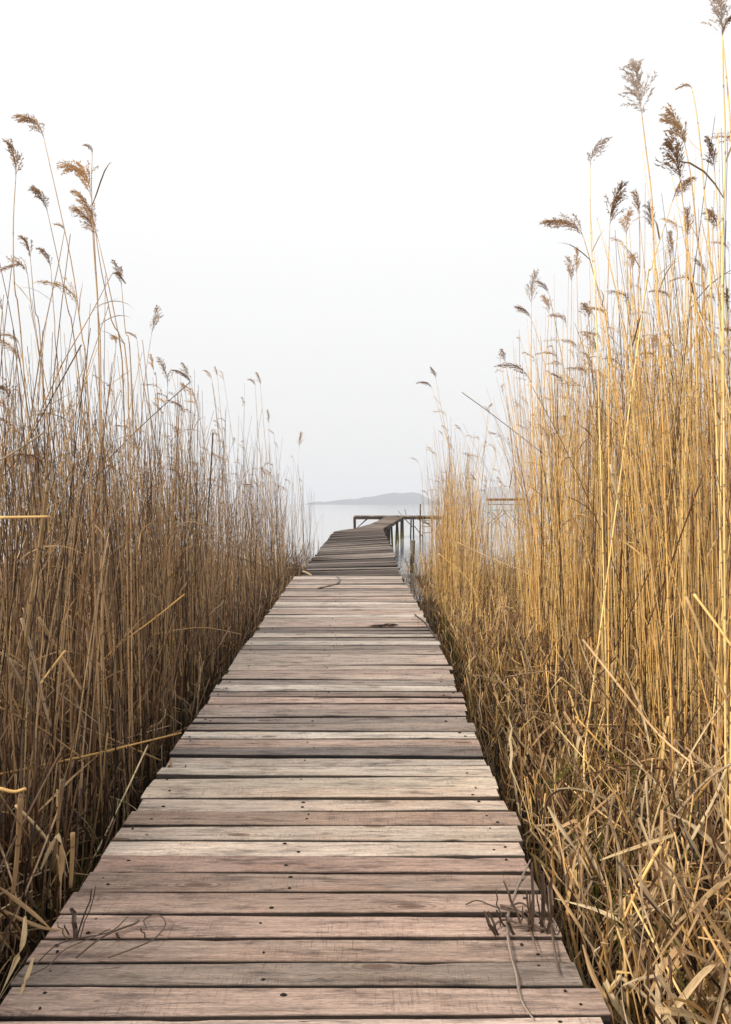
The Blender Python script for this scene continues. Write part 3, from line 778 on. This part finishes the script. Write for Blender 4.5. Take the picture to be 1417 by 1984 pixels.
# --- broken and fallen canes, traced: points px, depth, radius, label
FALLEN = [
    ([(0, 1003), (50, 1002), (98, 1001)], 2.6, 2.6, .006, 'thick pale cane stub snapped level at the left edge', 'gold'),
    ([(93, 932), (80, 1040), (62, 1150), (48, 1260)], 2.7, 2.8, .0075, 'thick pale upright cane broken off in front of the left bed', 'gold'),
    ([(0, 1358), (90, 1384), (169, 1412), (313, 1474)], 3.6, 4.3, .006, 'long pale cane lying down to the right in the left foreground', 'tan'),
    ([(0, 1371), (80, 1412), (161, 1470)], 3.4, 3.7, .0055, 'pale cane lying just below the longest fallen one on the left', 'tan'),
    ([(0, 1500), (169, 1464), (260, 1442), (351, 1420)], 3.5, 4.4, .006, 'straight straw cane resting on the left edge of the boardwalk', 'gold'),
    ([(358, 1151), (300, 1198), (229, 1251), (180, 1300)], 5.0, 4.6, .005, 'straight cane rising diagonally right across the left bed', 'gold'),
    ([(42, 1198), (62, 1262), (76, 1323), (97, 1408)], 3.2, 3.3, .007, 'curved broken cane leaning down right at far left', 'tan'),
    ([(76, 1196), (114, 1262), (157, 1336)], 3.5, 3.6, .008, 'blotchy thick broken cane slanting down among left stubs', 'tan'),
    ([(17, 1277), (42, 1323), (60, 1372)], 3.2, 3.3, .007, 'short frayed cane stub slanting at the left photo edge', 'tan'),
    ([(127, 1260), (100, 1295), (76, 1328)], 3.4, 3.3, .005, 'short straw piece slanting down left across the blotchy cane', 'gold'),
    ([(468, 1229), (398, 1216), (340, 1221), (296, 1230)], 6.0, 5.5, .004, 'thin arched cane lying almost level in the left bed', 'tan'),
    ([(368, 741), (280, 820), (195, 906), (120, 985)], 6.0, 5.2, .0035, 'long thin cane leaning diagonally across the left bed skyline', 'brown'),
    ([(158, 668), (90, 790), (40, 880), (0, 930)], 4.5, 4.1, .004, 'thin leaning cane crossing the tall left stems near the edge', 'brown'),
    ([(85, 838), (40, 868), (0, 892)], 3.5, 3.2, .005, 'short dark leaning cane at the left edge above the level stub', 'tan'),
    ([(413, 838), (408, 920), (402, 1010), (400, 1090)], 8, 8, .008, 'single dark brown upright stalk in the thin part of the left bed', 'brown'),
    ([(1182, 900), (1206, 996), (1238, 1052)], 3.6, 3.7, .006, 'pale bent cane hanging down right inside the right bed', 'gold'),
    ([(895, 760), (950, 800), (1010, 846), (1060, 885)], 8.2, 8.2, .0045, 'dark straight cane sloping down right over the low gap', 'brown'),
    ([(1130, 1240), (1170, 1290), (1270, 1416), (1345, 1482)], 4.2, 3.5, .0075, 'long thick cane slanting down to the right in the right foreground', 'gold'),
    ([(1330, 1156), (1352, 1210), (1372, 1272), (1417, 1378)], 3.0, 2.9, .007, 'pale snapped cane leaning down right at the right edge', 'gold'),
    ([(1344, 1150), (1385, 1205), (1420, 1255)], 2.9, 2.8, .006, 'pale flat cane slanting steeply past the snapped one', 'gold'),
    ([(1362, 920), (1322, 1030), (1290, 1120), (1255, 1212)], 3.8, 4.2, .0045, 'slender cane leaning right across the right bed', 'brown'),
    ([(850, 1072), (905, 1120), (930, 1170)], 9.0, 8.8, .006, 'pale cane fallen over the mat of broken reeds near the lake gap', 'gold'),
    ([(885, 1050), (960, 1085), (1020, 1110), (1090, 1160)], 8.5, 7.9, .005, 'long pale cane lying over the matted reeds on the right', 'gold'),
    ([(1262, 1100), (1225, 1180), (1190, 1260)], 4.5, 4.6, .004, 'brown cane leaning left low in the right bed', 'brown'),
    ([(1280, 1640), (1240, 1712), (1205, 1790)], 2.7, 2.75, .0065, 'stout bent cane rising in the lower right tangle', 'gold'),
    ([(1417, 1480), (1385, 1500), (1352, 1530), (1300, 1590)], 2.9, 3.1, .006, 'pale cane leaning in from the right edge over the tangle', 'gold'),
    ([(1252, 1508), (1258, 1600), (1268, 1720), (1272, 1830)], 3.1, 3.1, .006, 'upright tan cane stub in the middle of the right tangle', 'tan'),
    ([(1308, 1700), (1304, 1800), (1298, 1900)], 2.7, 2.7, .0065, 'knotty upright cane in the lower right tangle', 'gold'),
    ([(120, 1510), (112, 1600), (104, 1690)], 3.0, 3.0, .007, 'upright grey brown stub in the dark left foreground', 'tan'),
    ([(40, 1540), (34, 1650), (22, 1760)], 2.8, 2.8, .010, 'fat mottled stub standing in the lower left corner', 'tan'),
    ([(30, 1560), (70, 1600), (100, 1640), (130, 1700)], 3.0, 3.1, .006, 'pale broken cane bent down right in the lower left corner', 'gold'),
    ([(141, 1614), (140, 1660), (137, 1720)], 2.95, 2.95, .010, 'short square topped stub close to the left edge of the boardwalk', 'tan'),
    ([(332, 1470), (330, 1540), (322, 1600)], 4.2, 4.2, .006, 'short upright stub between fallen canes and boardwalk', 'tan'),
    ([(0, 1528), (28, 1534), (50, 1528)], 2.9, 2.9, .008, 'rounded horizontal stub poking in at the left photo edge', 'gold'),
]
for pts, Y0, Y1, r, lab, tone in FALLEN:
    n = len(pts); P = [at(px, py, lerp(Y0, Y1, i / (n - 1))) for i, (px, py) in enumerate(pts)]
    path = smooth_path(P, 10); s = Single()
    c = shade(rnd.choice({'gold': PALE[:2] + GOLD[:2] + PALE[3:5], 'tan': TAN[:2] + PALE[3:], 'brown': BROWN[:2]}[tone]), .9, 1.15)
    reed(s, path, r, r * .8, c, 7)
    lo = min(path, key=lambda p: p.z); o = s.link('fallen_cane', tuple(lo), lab, 'cane')

# --- the standing population
def clump(x, y, k): return noise.noise(Vector((x * .9, y * .9, k)))


def in_frame(x, y): return y > 1 and abs(x / y) < .56


POP = []
def add_pop(n, xr, yr, hfun, side, pal_, keep=None):
    for _ in range(n):
        x = side * (xr[0] + (xr[1] - xr[0]) * rnd.random() ** 1.15); y = rnd.uniform(*yr)
        if abs(x / y) > .72: continue
        if keep and not keep(abs(x), y): continue
        if clump(x, y, 3) < rnd.uniform(-.75, .1): continue
        h = hfun(abs(x), y); ls = 3.2 if rnd.random() < (.26 if side < 0 else .14) and y > 3 else 1.0; h *= .8 if ls > 1 else 1; lean = Vector((clump(x, y, 11) * .35 + rnd.gauss(0, .12) * ls, clump(x, y, 17) * .25 + rnd.gauss(0, .13), 0))
        if side < 0: lean.x -= .08
        POP.append((x, y, h, lean, side, pal_))


hl = lambda x, y: min(4.2, rnd.gauss(2.6 + .1 * (x - 1.5), .42)) * (1.0 if y < 15 else .95)
hr = lambda x, y: rnd.gauss(3.5 + .1 * (x - 1.8), .45)
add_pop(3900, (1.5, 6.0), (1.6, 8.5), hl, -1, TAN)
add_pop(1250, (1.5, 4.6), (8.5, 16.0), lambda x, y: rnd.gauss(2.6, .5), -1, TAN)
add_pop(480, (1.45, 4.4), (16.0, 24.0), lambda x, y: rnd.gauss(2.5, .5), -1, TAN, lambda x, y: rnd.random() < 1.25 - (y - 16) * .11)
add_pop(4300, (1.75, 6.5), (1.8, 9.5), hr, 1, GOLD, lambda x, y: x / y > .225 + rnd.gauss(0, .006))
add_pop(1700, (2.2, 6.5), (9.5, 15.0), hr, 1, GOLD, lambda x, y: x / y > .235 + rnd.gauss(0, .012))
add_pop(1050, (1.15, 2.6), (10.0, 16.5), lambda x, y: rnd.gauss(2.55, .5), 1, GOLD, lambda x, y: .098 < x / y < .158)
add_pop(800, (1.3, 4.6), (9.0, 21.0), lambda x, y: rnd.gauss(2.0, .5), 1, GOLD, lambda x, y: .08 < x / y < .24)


# skyline in image pixels, as the photograph shows it: reeds projecting above it dropped
ENV_L = [(0, 440), (150, 450), (240, 560), (300, 680), (400, 725), (510, 740), (560, 830), (600, 930), (640, 1010), (700, 1200)]
ENV_R = [(700, 1200), (790, 1000), (830, 780), (900, 790), (960, 730), (1000, 640), (1050, 560), (1100, 450), (1180, 340), (1300, 220), (1417, 90)]


def standing(tgt, it, near, own=False):
    x, y, h, lean, side, pal_ = it
    z0 = gz(x, y); f = Vector((x, y, z0 - .05)); top = Vector((x + lean.x * h * .55, y + lean.y * h * .4, h + z0))
    lim = 1.25
    px = 708.5 + 1400 * top.x / max(top.y, .3); py = 976 - 1400 * (top.z - EYE) / max(top.y, .3)
    if side < 0 and top.x > -1.12 and y < 16 or side > 0 and top.x < .9: return False
    if y > 0 and py < (interp(px, ENV_L) if side < 0 else interp(px, ENV_R)): return False
    ctrl = f + Vector((lean.x * h * .12 + rnd.gauss(0, .05), lean.y * h * .12 + rnd.gauss(0, .05), h * .55))
    path = curve(f, ctrl, top, 10 if near else 5)
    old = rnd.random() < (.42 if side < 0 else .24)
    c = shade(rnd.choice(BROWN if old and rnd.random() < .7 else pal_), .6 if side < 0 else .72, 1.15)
    r0 = rnd.uniform(.0032, .0052) if near else rnd.uniform(.0036, .0052)
    ps = None
    if rnd.random() < (.07 if y < 8 else .14) and h > 2.2:
        L = rnd.uniform(.14, .26); a = rnd.gauss(math.pi if side < 0 else math.pi * .9, .9)
        k = rnd.uniform(.25, 1.1)
        tip = top + Vector((math.cos(a) * k, math.sin(a) * k, 1.0 - k * .45)).normalized() * L
        ps = (tip, shade(rnd.choice(PLUM)), .75 if near or own else .42, rnd.uniform(.6, 1.2))
    nl = rnd.choice((0, 1, 2, 3)) if near else rnd.choice((0, 0, 0, 1))
    reed(tgt, path, r0, r0 * .38, c, (6 if own else 5) if near else 3, nl, ps, PALE[3:] + TAN if side < 0 else PALE[3:] + GOLD)
    return True


for _ in range(1500):            # unseen reeds beside and behind the camera, added to shade the deck
    x = -rnd.uniform(1.5, 6.0); y = rnd.uniform(-3.5, 2.6)
    if x / max(y, .01) > -.56 and y > 0: continue
    POP.append((x, y, rnd.gauss(2.7, .4), Vector((rnd.gauss(0, .12), rnd.gauss(0, .12), 0)), -1, TAN))
POP.sort(key=lambda q: q[1] if in_frame(q[0], q[1]) else 99)
nL = nR = 0; bedL, bedR = Bed(), Bed()
for it in POP:
    x, y, side = it[0], it[1], it[4]
    if in_frame(x, y) and side < 0 and nL < 75:
        s = Single()
        if not standing(s, it, True, True): continue
        nL += 1
        s.link('tall_reed', (x, y, gz(x, y)), 'dry brown cane standing in the front rows of the left reed bed', 'reed', 'tall reeds in the front rows of the left bed')
    elif in_frame(x, y) and side > 0 and nR < 75:
        s = Single()
        if not standing(s, it, True, True): continue
        nR += 1
        s.link('tall_reed', (x, y, gz(x, y)), 'dry golden cane standing in the front rows of the right reed bed', 'reed', 'tall reeds in the front rows of the right bed')
    else:
        standing(bedL if side < 0 else bedR, it, y < 7.5)

# --- low tangle: broken stubs and dead leaves
def stub(tgt, x, y, h, pal_, thin=1.0):
    z0 = gz(x, y); a = rnd.uniform(0, 6.28); le = abs(rnd.gauss(0, .42)); f = Vector((x, y, z0 - .04))
    t = f + Vector((math.cos(a) * le * h, math.sin(a) * le * h, h)); t.x = min(t.x, -1.27) if x < 0 else max(t.x, .82); c = shade(rnd.choice(pal_), .65, 1.15); r = rnd.uniform(.003, .0062) * thin
    tgt.get('stem').tube(curve(f, f.lerp(t, .5) + Vector((rnd.gauss(0, .02), rnd.gauss(0, .02), 0)), t, 4), [r, r, r * .95, r * .9, r * .85], c, 5, rnd.uniform(0, 60))


def snapped(tgt, x, y, h, pal_):
    """a cane broken over part way up, its top hanging down"""
    z0 = gz(x, y); a = rnd.uniform(0, 6.28); f = Vector((x, y, z0 - .04)); c = shade(rnd.choice(pal_), .7, 1.15); r = rnd.uniform(.0035, .006)
    k = f + Vector((abs(rnd.gauss(0, .12)) * (1 if x > 0 else -1) * h, rnd.gauss(0, .12) * h, h)); L = rnd.uniform(.2, .7) * h
    e_ = k + Vector((math.cos(a), math.sin(a), -rnd.uniform(.3, 2.6))).normalized() * L
    if abs(e_.x) < 1.3 and e_.y < 14: e_.x = math.copysign(1.3, x)
    e_.z = max(e_.z, .04)
    sd_ = rnd.uniform(0, 60)
    tgt.get('stem').tube([f, f.lerp(k, .5), k], [r, r, r * .95], c, 5, sd_)
    tgt.get('stem').tube([k + Vector((0, 0, .002)), k.lerp(e_, .5) + Vector((0, 0, .02)), e_], [r * .95, r * .85, r * .6], c, 5, sd_ + 1)


def lying(tgt, x, y, L, z, pal_, r=None, tilt=.12):
    a = rnd.uniform(0, 6.28); d = Vector((math.cos(a), math.sin(a), rnd.gauss(0, tilt))).normalized(); m_ = Vector((x, y, z))
    p, q = m_ - d * L / 2, m_ + d * L / 2
    for e_ in (p, q):
        e_.z = max(e_.z, .04)
        if e_.y < 14: e_.x = min(e_.x, -1.28 - max(0, e_.z - .3) * .5) if x < 0 else max(e_.x, .9 + max(0, e_.z - .3) * .4)
    r = r or rnd.uniform(.0022, .005)
    tgt.get('stem').tube(curve(p, m_ + Vector((rnd.gauss(0, .04), rnd.gauss(0, .04), rnd.gauss(0, .05))), q, 5), [r * .9, r, r, r * .95, r * .85, r * .7], shade(rnd.choice(pal_), .65, 1.2), 4 if y > 5 else 5, rnd.uniform(0, 60))


def leafy(mb, x, y, pal_, big=1.0, hmax=.9, edge=0):
    z0 = gz(x, y); a = rnd.uniform(0, 6.28)
    up = rnd.random()
    p = Vector((x, y, z0 + rnd.random() ** 1.3 * hmax * .75))
    d = Vector((math.cos(a), math.sin(a), rnd.uniform(.6, 3.2))).normalized()
    L = rnd.uniform(.25, .85) * big; wd = rnd.uniform(.006, .016) * (.6 + .4 * big)
    blade(mb, p, d, L, wd, shade(rnd.choice(pal_), .7, 1.15), droop=rnd.choice((.1, .3, .6, 1.2, 2.5)), kink=rnd.uniform(.25, .75) if rnd.random() < .5 else None, segs=8)


RP = PALE + PALE + GOLD + BROWN + GREEN[:1]
litL, litR = Bed(), Bed()
for _ in range(1900):                                           # right: stubs
    y = rnd.uniform(1.5, 9.5); x = rnd.uniform(.86, 1.2 + .28 * y)
    stub(litR, x, y, rnd.uniform(.25, .95) * (.75 if x < 1.2 else 1), GOLD + BROWN)
for _ in range(1700):
    y = rnd.uniform(7, 23.5); x = rnd.uniform(1.0, max(1.5, .30 * y)); stub(litR, x, y, rnd.uniform(.15, .8), GOLD + PALE + BROWN[:3])
for _ in range(3400):                                           # right: dead leaves
    y = 1.5 + 7 * rnd.random() ** 1.2; x = .84 + (.46 + .30 * y) * rnd.random() ** 1.25
    hm = min(1.0, .5 + (x - .95) * .7); leafy(litR.get('leaf'), x, y, RP, rnd.uniform(.7, 1.15), hm)
for _ in range(2600):
    y = rnd.uniform(7, 23.5); x = rnd.uniform(1.0, max(1.5, .30 * y)); leafy(litR.get('leaf'), x, y, PALE + GOLD + BROWN[:2], .9, .7)
for _ in range(700):
    y = 2.2 + 15 * rnd.random() ** 1.3; x = rnd.uniform(1.05, 1.3 + .28 * y); lying(litR, x, y, rnd.uniform(.3, 1.3), rnd.uniform(.05, .75 if x > 1.3 else .4), GOLD + PALE + BROWN)
for _ in range(150):                                            # green shoots
    y = rnd.uniform(1.6, 9); x = rnd.uniform(1.0, 1.5 + .2 * y); p = Vector((x, y, gz(x, y)))
    blade(litR.get('leaf'), p, Vector((rnd.gauss(0, .25), rnd.gauss(0, .25), 1)), rnd.uniform(.4, .9), .009, shade(rnd.choice(GREEN)), droop=.4, segs=6)
for _ in range(330):
    y = 3.4 + 9 * rnd.random(); x = rnd.uniform(1.25, 1.4 + .28 * y); snapped(litR, x, y, rnd.uniform(.35, 1.1), GOLD[3:] + PALE[3:] + BROWN)
for _ in range(900):
    y = 1.8 + 14 * rnd.random() ** 1.3; x = -rnd.uniform(1.6, 1.8 + .32 * min(y, 8)); snapped(litL, x, y, rnd.uniform(.35, 1.5), TAN + PALE[2:] + BROWN[:2])
for _ in range(160):                                            # broad bleached leaves
    y = rnd.uniform(2.0, 5.5); x = rnd.uniform(.95, .52 * y + .3); mb_ = litR.get('leaf')
    p = Vector((x, y, rnd.uniform(.15, .7))); a = rnd.uniform(0, 6.28)
    blade(mb_, p, Vector((math.cos(a), math.sin(a), rnd.uniform(.2, 2))), rnd.uniform(.3, .8), rnd.uniform(.014, .026), shade(rnd.choice(PALE[:3]), .8, 1.1), droop=rnd.choice((.2, .8, 2)), kink=rnd.uniform(.3, .7) if rnd.random() < .6 else None, segs=8)
LP = TAN + TAN + PALE + BROWN
for _ in range(3600):                                           # left
    y = 1.5 + 20 * rnd.random() ** 1.6; x = -rnd.uniform(1.32, 1.6 + .35 * min(y, 8)); stub(litL, x, y, rnd.uniform(.2, 1.15), TAN[3:] + BROWN + BROWN + (PALE[1:4] if rnd.random() < .3 else []))  # mostly brown-black: deep shade low in the bed put into stub colour
for _ in range(1200):
    y = 1.6 + 20 * rnd.random() ** 1.6; x = -rnd.uniform(1.35, 1.7 + .35 * min(y, 8)); lying(litL, x, y, rnd.uniform(.25, 1.2), rnd.uniform(.05, .65), TAN + PALE[2:] + BROWN)
for _ in range(2600):
    y = 1.5 + 18 * rnd.random() ** 1.7; x = -rnd.uniform(1.35, 1.6 + .35 * min(y, 8)); leafy(litL.get('leaf'), x, y, LP, rnd.uniform(.45, .95), .8)
for _ in range(110):
    y = rnd.uniform(1.6, 9); x = -rnd.uniform(1.35, 1.7); p = Vector((x, y, gz(x, y)))
    blade(litL.get('leaf'), p, Vector((rnd.gauss(0, .2), rnd.gauss(0, .2), 1)), rnd.uniform(.25, .6), .008, shade(rnd.choice(GREEN)), droop=.4, segs=6)
tag(bedL.mb.build('left_reed_bed', REED), 'dense brown dry reed bed left of the boardwalk', 'reeds', kind='stuff')
tag(bedR.mb.build('right_reed_bed', REED), 'dense golden dry reed bed right of the boardwalk', 'reeds', kind='stuff')
tag(litL.mb.build('left_reed_litter', REED), 'dark tangle of broken stubs low in the left reeds', 'reed litter', kind='stuff')
tag(litR.mb.build('right_reed_litter', REED), 'pale tangle of dead leaves and stubs low on the right', 'reed litter', kind='stuff')


# --- big leaves in the foreground one can point to
def traced_blade(px, Y, wd, lab, col, name='dry_leaf', grp=None, cat='leaf', n=12):
    P = [at(a, b, lerp(Y[0], Y[1], i / (len(px) - 1))) for i, (a, b) in enumerate(px)]
    path = smooth_path(P, n); mb = MB(); v = Vector((1, .25, .2)).normalized()
    ws = [wd * min(1, .45 + 2.2 * i / n) if i < n * .6 else wd * max(.12, 2.4 * (1 - i / n)) for i in range(n + 1)]
    sides = [Vector((math.cos(.25 * i), .5, math.sin(.25 * i) * .5)).normalized() for i in range(n + 1)]
    mb.ribbon(path, ws, sides, col, rnd.uniform(0, 60), .18)
    lo = min(path, key=lambda p: p.z)
    return tag(mb.build(name, M_LEAF, None, tuple(lo)), lab, cat, grp)


P0, P1, P2 = PALE[0], PALE[1], PALE[2]
for px, Y, wd, lab, col in [
    ([(1062, 1562), (1085, 1600), (1120, 1650), (1146, 1700)], (3.1, 3.0), .022, 'broad pale leaf arching down right beside the boardwalk edge', P2),
    ([(1050, 1660), (1065, 1620), (1110, 1590), (1125, 1605), (1150, 1660)], (3.2, 3.1), .016, 'leaf folded into an arch over the right boardwalk edge', P1),
    ([(1225, 1678), (1262, 1740), (1300, 1800), (1340, 1870)], (2.5, 2.4), .020, 'wide straight straw leaf slanting down right in the tangle', P0),
    ([(1050, 1675), (1075, 1720), (1120, 1790), (1160, 1870), (1180, 1960)], (3.0, 2.5), .012, 'long narrow leaf running down along the boardwalk edge', P1),
    ([(1075, 1740), (1150, 1760), (1205, 1790), (1240, 1850)], (2.9, 2.5), .014, 'pale leaf stretched sideways across the lower right tangle', P2),
    ([(1400, 1860), (1360, 1890), (1310, 1950), (1270, 1990)], (2.2, 2.1), .020, 'large pale leaf sloping out of the lower right corner', P0),
    ([(1130, 1830), (1150, 1890), (1180, 1950), (1190, 1984)], (2.5, 2.3), .018, 'broad leaf pressed against the right deck edge at the bottom', P1),
    ([(1395, 1540), (1405, 1600), (1417, 1680)], (2.9, 2.8), .018, 'broad leaf with a snapped top at the right photo edge', P0),
    ([(1235, 1500), (1190, 1470), (1168, 1440), (1150, 1380)], (3.6, 3.6), .012, 'curled greenish leaf bent back in the right tangle', GREEN[2]),
    ([(1180, 1870), (1185, 1800), (1180, 1730), (1170, 1680)], (2.6, 2.7), .016, 'upright tan leaf stub in the right tangle near the deck', P1),
    ([(1330, 1560), (1300, 1640), (1262, 1720), (1235, 1790)], (2.8, 2.7), .012, 'long dark edged leaf leaning left in the right tangle', BROWN[3]),
    ([(1160, 1520), (1140, 1590), (1130, 1680)], (3.3, 3.2), .014, 'pale leaf hanging straight down near the arching broad leaf', P2),
    ([(79, 1684), (98, 1640), (111, 1617), (124, 1645), (134, 1690)], (2.95, 2.9), .020, 'pale leaf snapped into a peak beside the left deck edge', P2),
    ([(119, 1637), (120, 1700), (117, 1765)], (2.9, 2.9), .024, 'stiff upright pale leaf below the snapped peak on the left', P1),
    ([(49, 1775), (45, 1820), (28, 1870), (0, 1930)], (2.55, 2.35), .020, 'long bent straw leaf falling to the lower left corner', P0),
    ([(10, 1765), (50, 1785), (100, 1800), (150, 1800)], (2.6, 2.7), .012, 'level leaf reaching from the left tangle to the deck edge', P1),
    ([(0, 1720), (40, 1750), (90, 1790), (112, 1818)], (2.6, 2.7), .014, 'greenish tan leaf slanting down right to the left deck edge', P1),
    ([(65, 1855), (50, 1900), (30, 1960)], (2.4, 2.3), .014, 'short narrow leaf at the lowest left corner of the deck', P0),
]:
    traced_blade(px, Y, wd, lab, col)
for _ in range(70):
    y = rnd.uniform(2.0, 4.6); x = rnd.uniform(1.0, .52 * y + .1)
    if x / y > .54: continue
    mb = MB(); leafy(mb, x, y, PALE, 1.25, .95)
    tag(mb.build('dry_leaf', M_LEAF, None, mb.v[0]), 'dry straw leaf bent over in the tangle right of the boardwalk', 'leaf', 'bent dry leaves right of the boardwalk')

# ------------------------------------------------------------------ debris on the deck
ZD = lambda y: EYE - interp(y, NEAR) + .012


def on_deck(px, py, lift=0.0):
    y = deck_y(py, NEAR); p = at(px, py, y); 
    if lift: p = at(px, py, y) ; p.z += 0
    return p


GREYC = hexs('7b6b61'); DARKC = hexs('5c4e45')


def wire(pts, r, col, sides=5, n=14):
    mb = MB(); path = smooth_path(pts, n); mb.tube(path, [r] + [r] * (n - 1) + [r * .5], col, sides, rnd.uniform(0, 50)); return mb


def lay(px, r, lab, col, name, cat, grp=None, lift=.012, rise=None):
    P = [on_deck(a, b) + Vector((0, 0, lift)) for a, b in px]
    if rise:
        for i, k in enumerate(rise): P[i].z += k
    mb = wire(P, r, col); return tag(mb.build(name, M_LEAF, None, tuple(P[0])), lab, cat, grp)


lay([(653, 1117.5), (657, 1124), (655, 1131), (640, 1136), (612, 1142)], .012, 'bent grey twig lying near the far end of the pale deck', hexs('9c8f83'), 'twig', 'twig')
lay([(588, 1108), (597, 1112), (604, 1116)], .016, 'pale reed piece lying at the left corner where deck turns dark', PALE[2], 'reed_piece', 'reed')
lay([(804, 1196), (825, 1216), (851, 1242)], .010, 'dark cane lying over the right deck edge at mid distance', DARKC, 'fallen_cane', 'cane', rise=[.02, .03, -.02])
# the shed plume, a flat tuft
c0 = on_deck(737, 1215); mb = MB()
for k in range(5):
    a = c0 + Vector((-.15 + .05 * k, rnd.uniform(-.03, .03), .012)); plume(mb, a, a + Vector((rnd.uniform(.10, .16), rnd.uniform(-.03, .05), .02)), Vector((1, 0, .25)).normalized(), hexs('5b4a42'), .8, 1.0)
tag(mb.build('shed_plume', M_PLUME, None, tuple(c0)), 'grey brown shed reed plume lying on the deck right of centre', 'reed plume')
# leaf stubs sticking through the deck
def tuft(name, lab, centre, specs, strands, cat='reed stubs'):
    base = on_deck(*centre); t = empty(name, tuple(base)); tag(t, lab, cat)
    for (a, b, wd, col) in specs:
        y = deck_y(a[1], NEAR); p = at(*a, y); q = at(*b, y + rnd.uniform(-.04, .04)); p.z -= .02
        mb = MB(); n = 5; pts = [p.lerp(q, i / n) + Vector((rnd.gauss(0, .003), rnd.gauss(0, .006), 0)) for i in range(n + 1)]
        mb.ribbon(pts, [wd] * n + [wd * .75], Vector((1, .4, 0)), col, rnd.uniform(0, 50), .3)
        mb.build('stub', M_LEAF, t, tuple(base))
    for pts, r in strands:
        mb = wire([on_deck(a, b) + Vector((0, 0, .012 + .015 * math.sin(i * 1.9) ** 2)) for i, (a, b) in enumerate(pts)], r, shade(DARKC, 1.2, 2.2)); mb.build('strand', M_LEAF, t, tuple(base))
    return t


tuft('reed_stub_tuft', 'dark reed stubs and dry strands poking up through the left side of the near deck', (150, 1815),
     [((150, 1817), (139, 1758), .017, DARKC), ((146, 1817), (178, 1724), .006, DARKC), ((152, 1818), (186, 1716), .004, DARKC), ((133, 1812), (127, 1790), .006, DARKC), ((286, 1816), (274, 1797), .005, DARKC), ((232, 1817), (228, 1808), .012, DARKC), ((134, 1815), (112, 1786), .005, hexs('8a7355'))],
     [([(70, 1875), (110, 1845), (160, 1826), (215, 1814), (249, 1788)], .0022), ([(148, 1862), (190, 1835), (225, 1812), (262, 1798), (270, 1795)], .0036), ([(210, 1862), (255, 1853), (300, 1828), (322, 1797), (305, 1786), (279, 1788), (285, 1812)], .0026),
      ([(54, 1898), (95, 1885), (125, 1850), (180, 1825), (215, 1812)], .002)])
rs_ = []
for _ in range(15):
    bx = rnd.uniform(1005, 1095); by = rnd.uniform(1795, 1814); rs_.append(((bx, by), (bx + rnd.gauss(-8, 22), by - rnd.uniform(25, 95)), rnd.uniform(.004, .010), shade(hexs('6b5a4c'), .6, 1.6)))
rs_ += [((1028, 1806), (1031, 1668), .013, hexs('7a685a')), ((1050, 1808), (1050, 1690), .018, hexs('5f5046')), ((1062, 1812), (1068, 1700), .016, hexs('6f5c4c')), ((966, 1814), (938, 1766), .014, DARKC), ((970, 1814), (945, 1764), .010, hexs('6a5a50')),
        ((972, 1794), (963, 1722), .006, DARKC), ((985, 1796), (960, 1762), .008, DARKC), ((1000, 1814), (980, 1775), .012, hexs('5b4c42'))]
tuft('reed_stub_clump', 'clump of grey brown broken leaf stubs growing through the right side of the near deck', (1040, 1808), rs_,
     [([(902, 1759), (925, 1757), (955, 1764), (990, 1772), (1015, 1786)], .0028), ([(985, 1765), (1010, 1762), (1040, 1780), (1075, 1796)], .004), ([(948, 1808), (975, 1795), (1010, 1800), (1050, 1812)], .004), ([(990, 1800), (1020, 1806), (1060, 1810)], .006), ([(970, 1760), (1000, 1775), (1030, 1800)], .005)])


def fold_leaf(px, heights, wd, lab, col):
    P = []
    for (a, b), h in zip(px, heights):
        y = deck_y(b, NEAR) - h * .9; P.append(at(a, b, y) if h else on_deck(a, b) + Vector((0, 0, .01)))
    n = 18; path = smooth_path(P, n); mb = MB(); mb.ribbon(path, [wd * (.6 + .4 * math.sin(3.1 * i / n)) for i in range(n + 1)], Vector((1, .1, 0)), col, 3.3, .3)
    return tag(mb.build('dry_leaf', M_LEAF, None, tuple(P[-1])), lab, 'leaf')


fold_leaf([(1028, 1665), (1006, 1715), (984, 1780), (988, 1840), (1001, 1890), (1010, 1940), (1036, 1982)], [0.02, 0, 0, 0, 0, 0, 0], .011, 'very long pale leaf hanging from the right clump down over the near planks', hexs('a8998c'))
fold_leaf([(1062, 1720), (1068, 1790), (1076, 1850), (1086, 1896)], [0, 0, 0, 0], .009, 'short dark leaf lying on the planks right of the very long one', hexs('7b6b60'))
fold_leaf([(1022, 1782), (1030, 1812), (1041, 1848)], [0, 0, 0], .008, 'small curled grey leaf between the two longer ones on the planks', hexs('857567'))

# ------------------------------------------------------------------ haze over the lake
m, t = new_mat('haze_air'); o = N(t, 'ShaderNodeOutputMaterial'); v = N(t, 'ShaderNodeVolumePrincipled')
v.inputs['Color'].default_value = (0.72, 0.765, 0.84, 1); v.inputs['Density'].default_value = 0.0005; v.inputs['Anisotropy'].default_value = 0.0
t.links.new(v.outputs[0], o.inputs['Volume'])
mb = MB(); n0 = [mb.vert(p) for p in ((-2700, -80, -1.6), (2700, -80, -1.6), (2700, 4100, -1.6), (-2700, 4100, -1.6), (-2700, -80, 90), (2700, -80, 90), (2700, 4100, 90), (-2700, 4100, 90))]
for f in ((3, 2, 1, 0), (4, 5, 6, 7), (0, 1, 5, 4), (1, 2, 6, 5), (2, 3, 7, 6), (3, 0, 4, 7)): mb.face(f)
tag(mb.build('haze', m), 'thin pale haze over the lake', 'haze', kind='stuff')
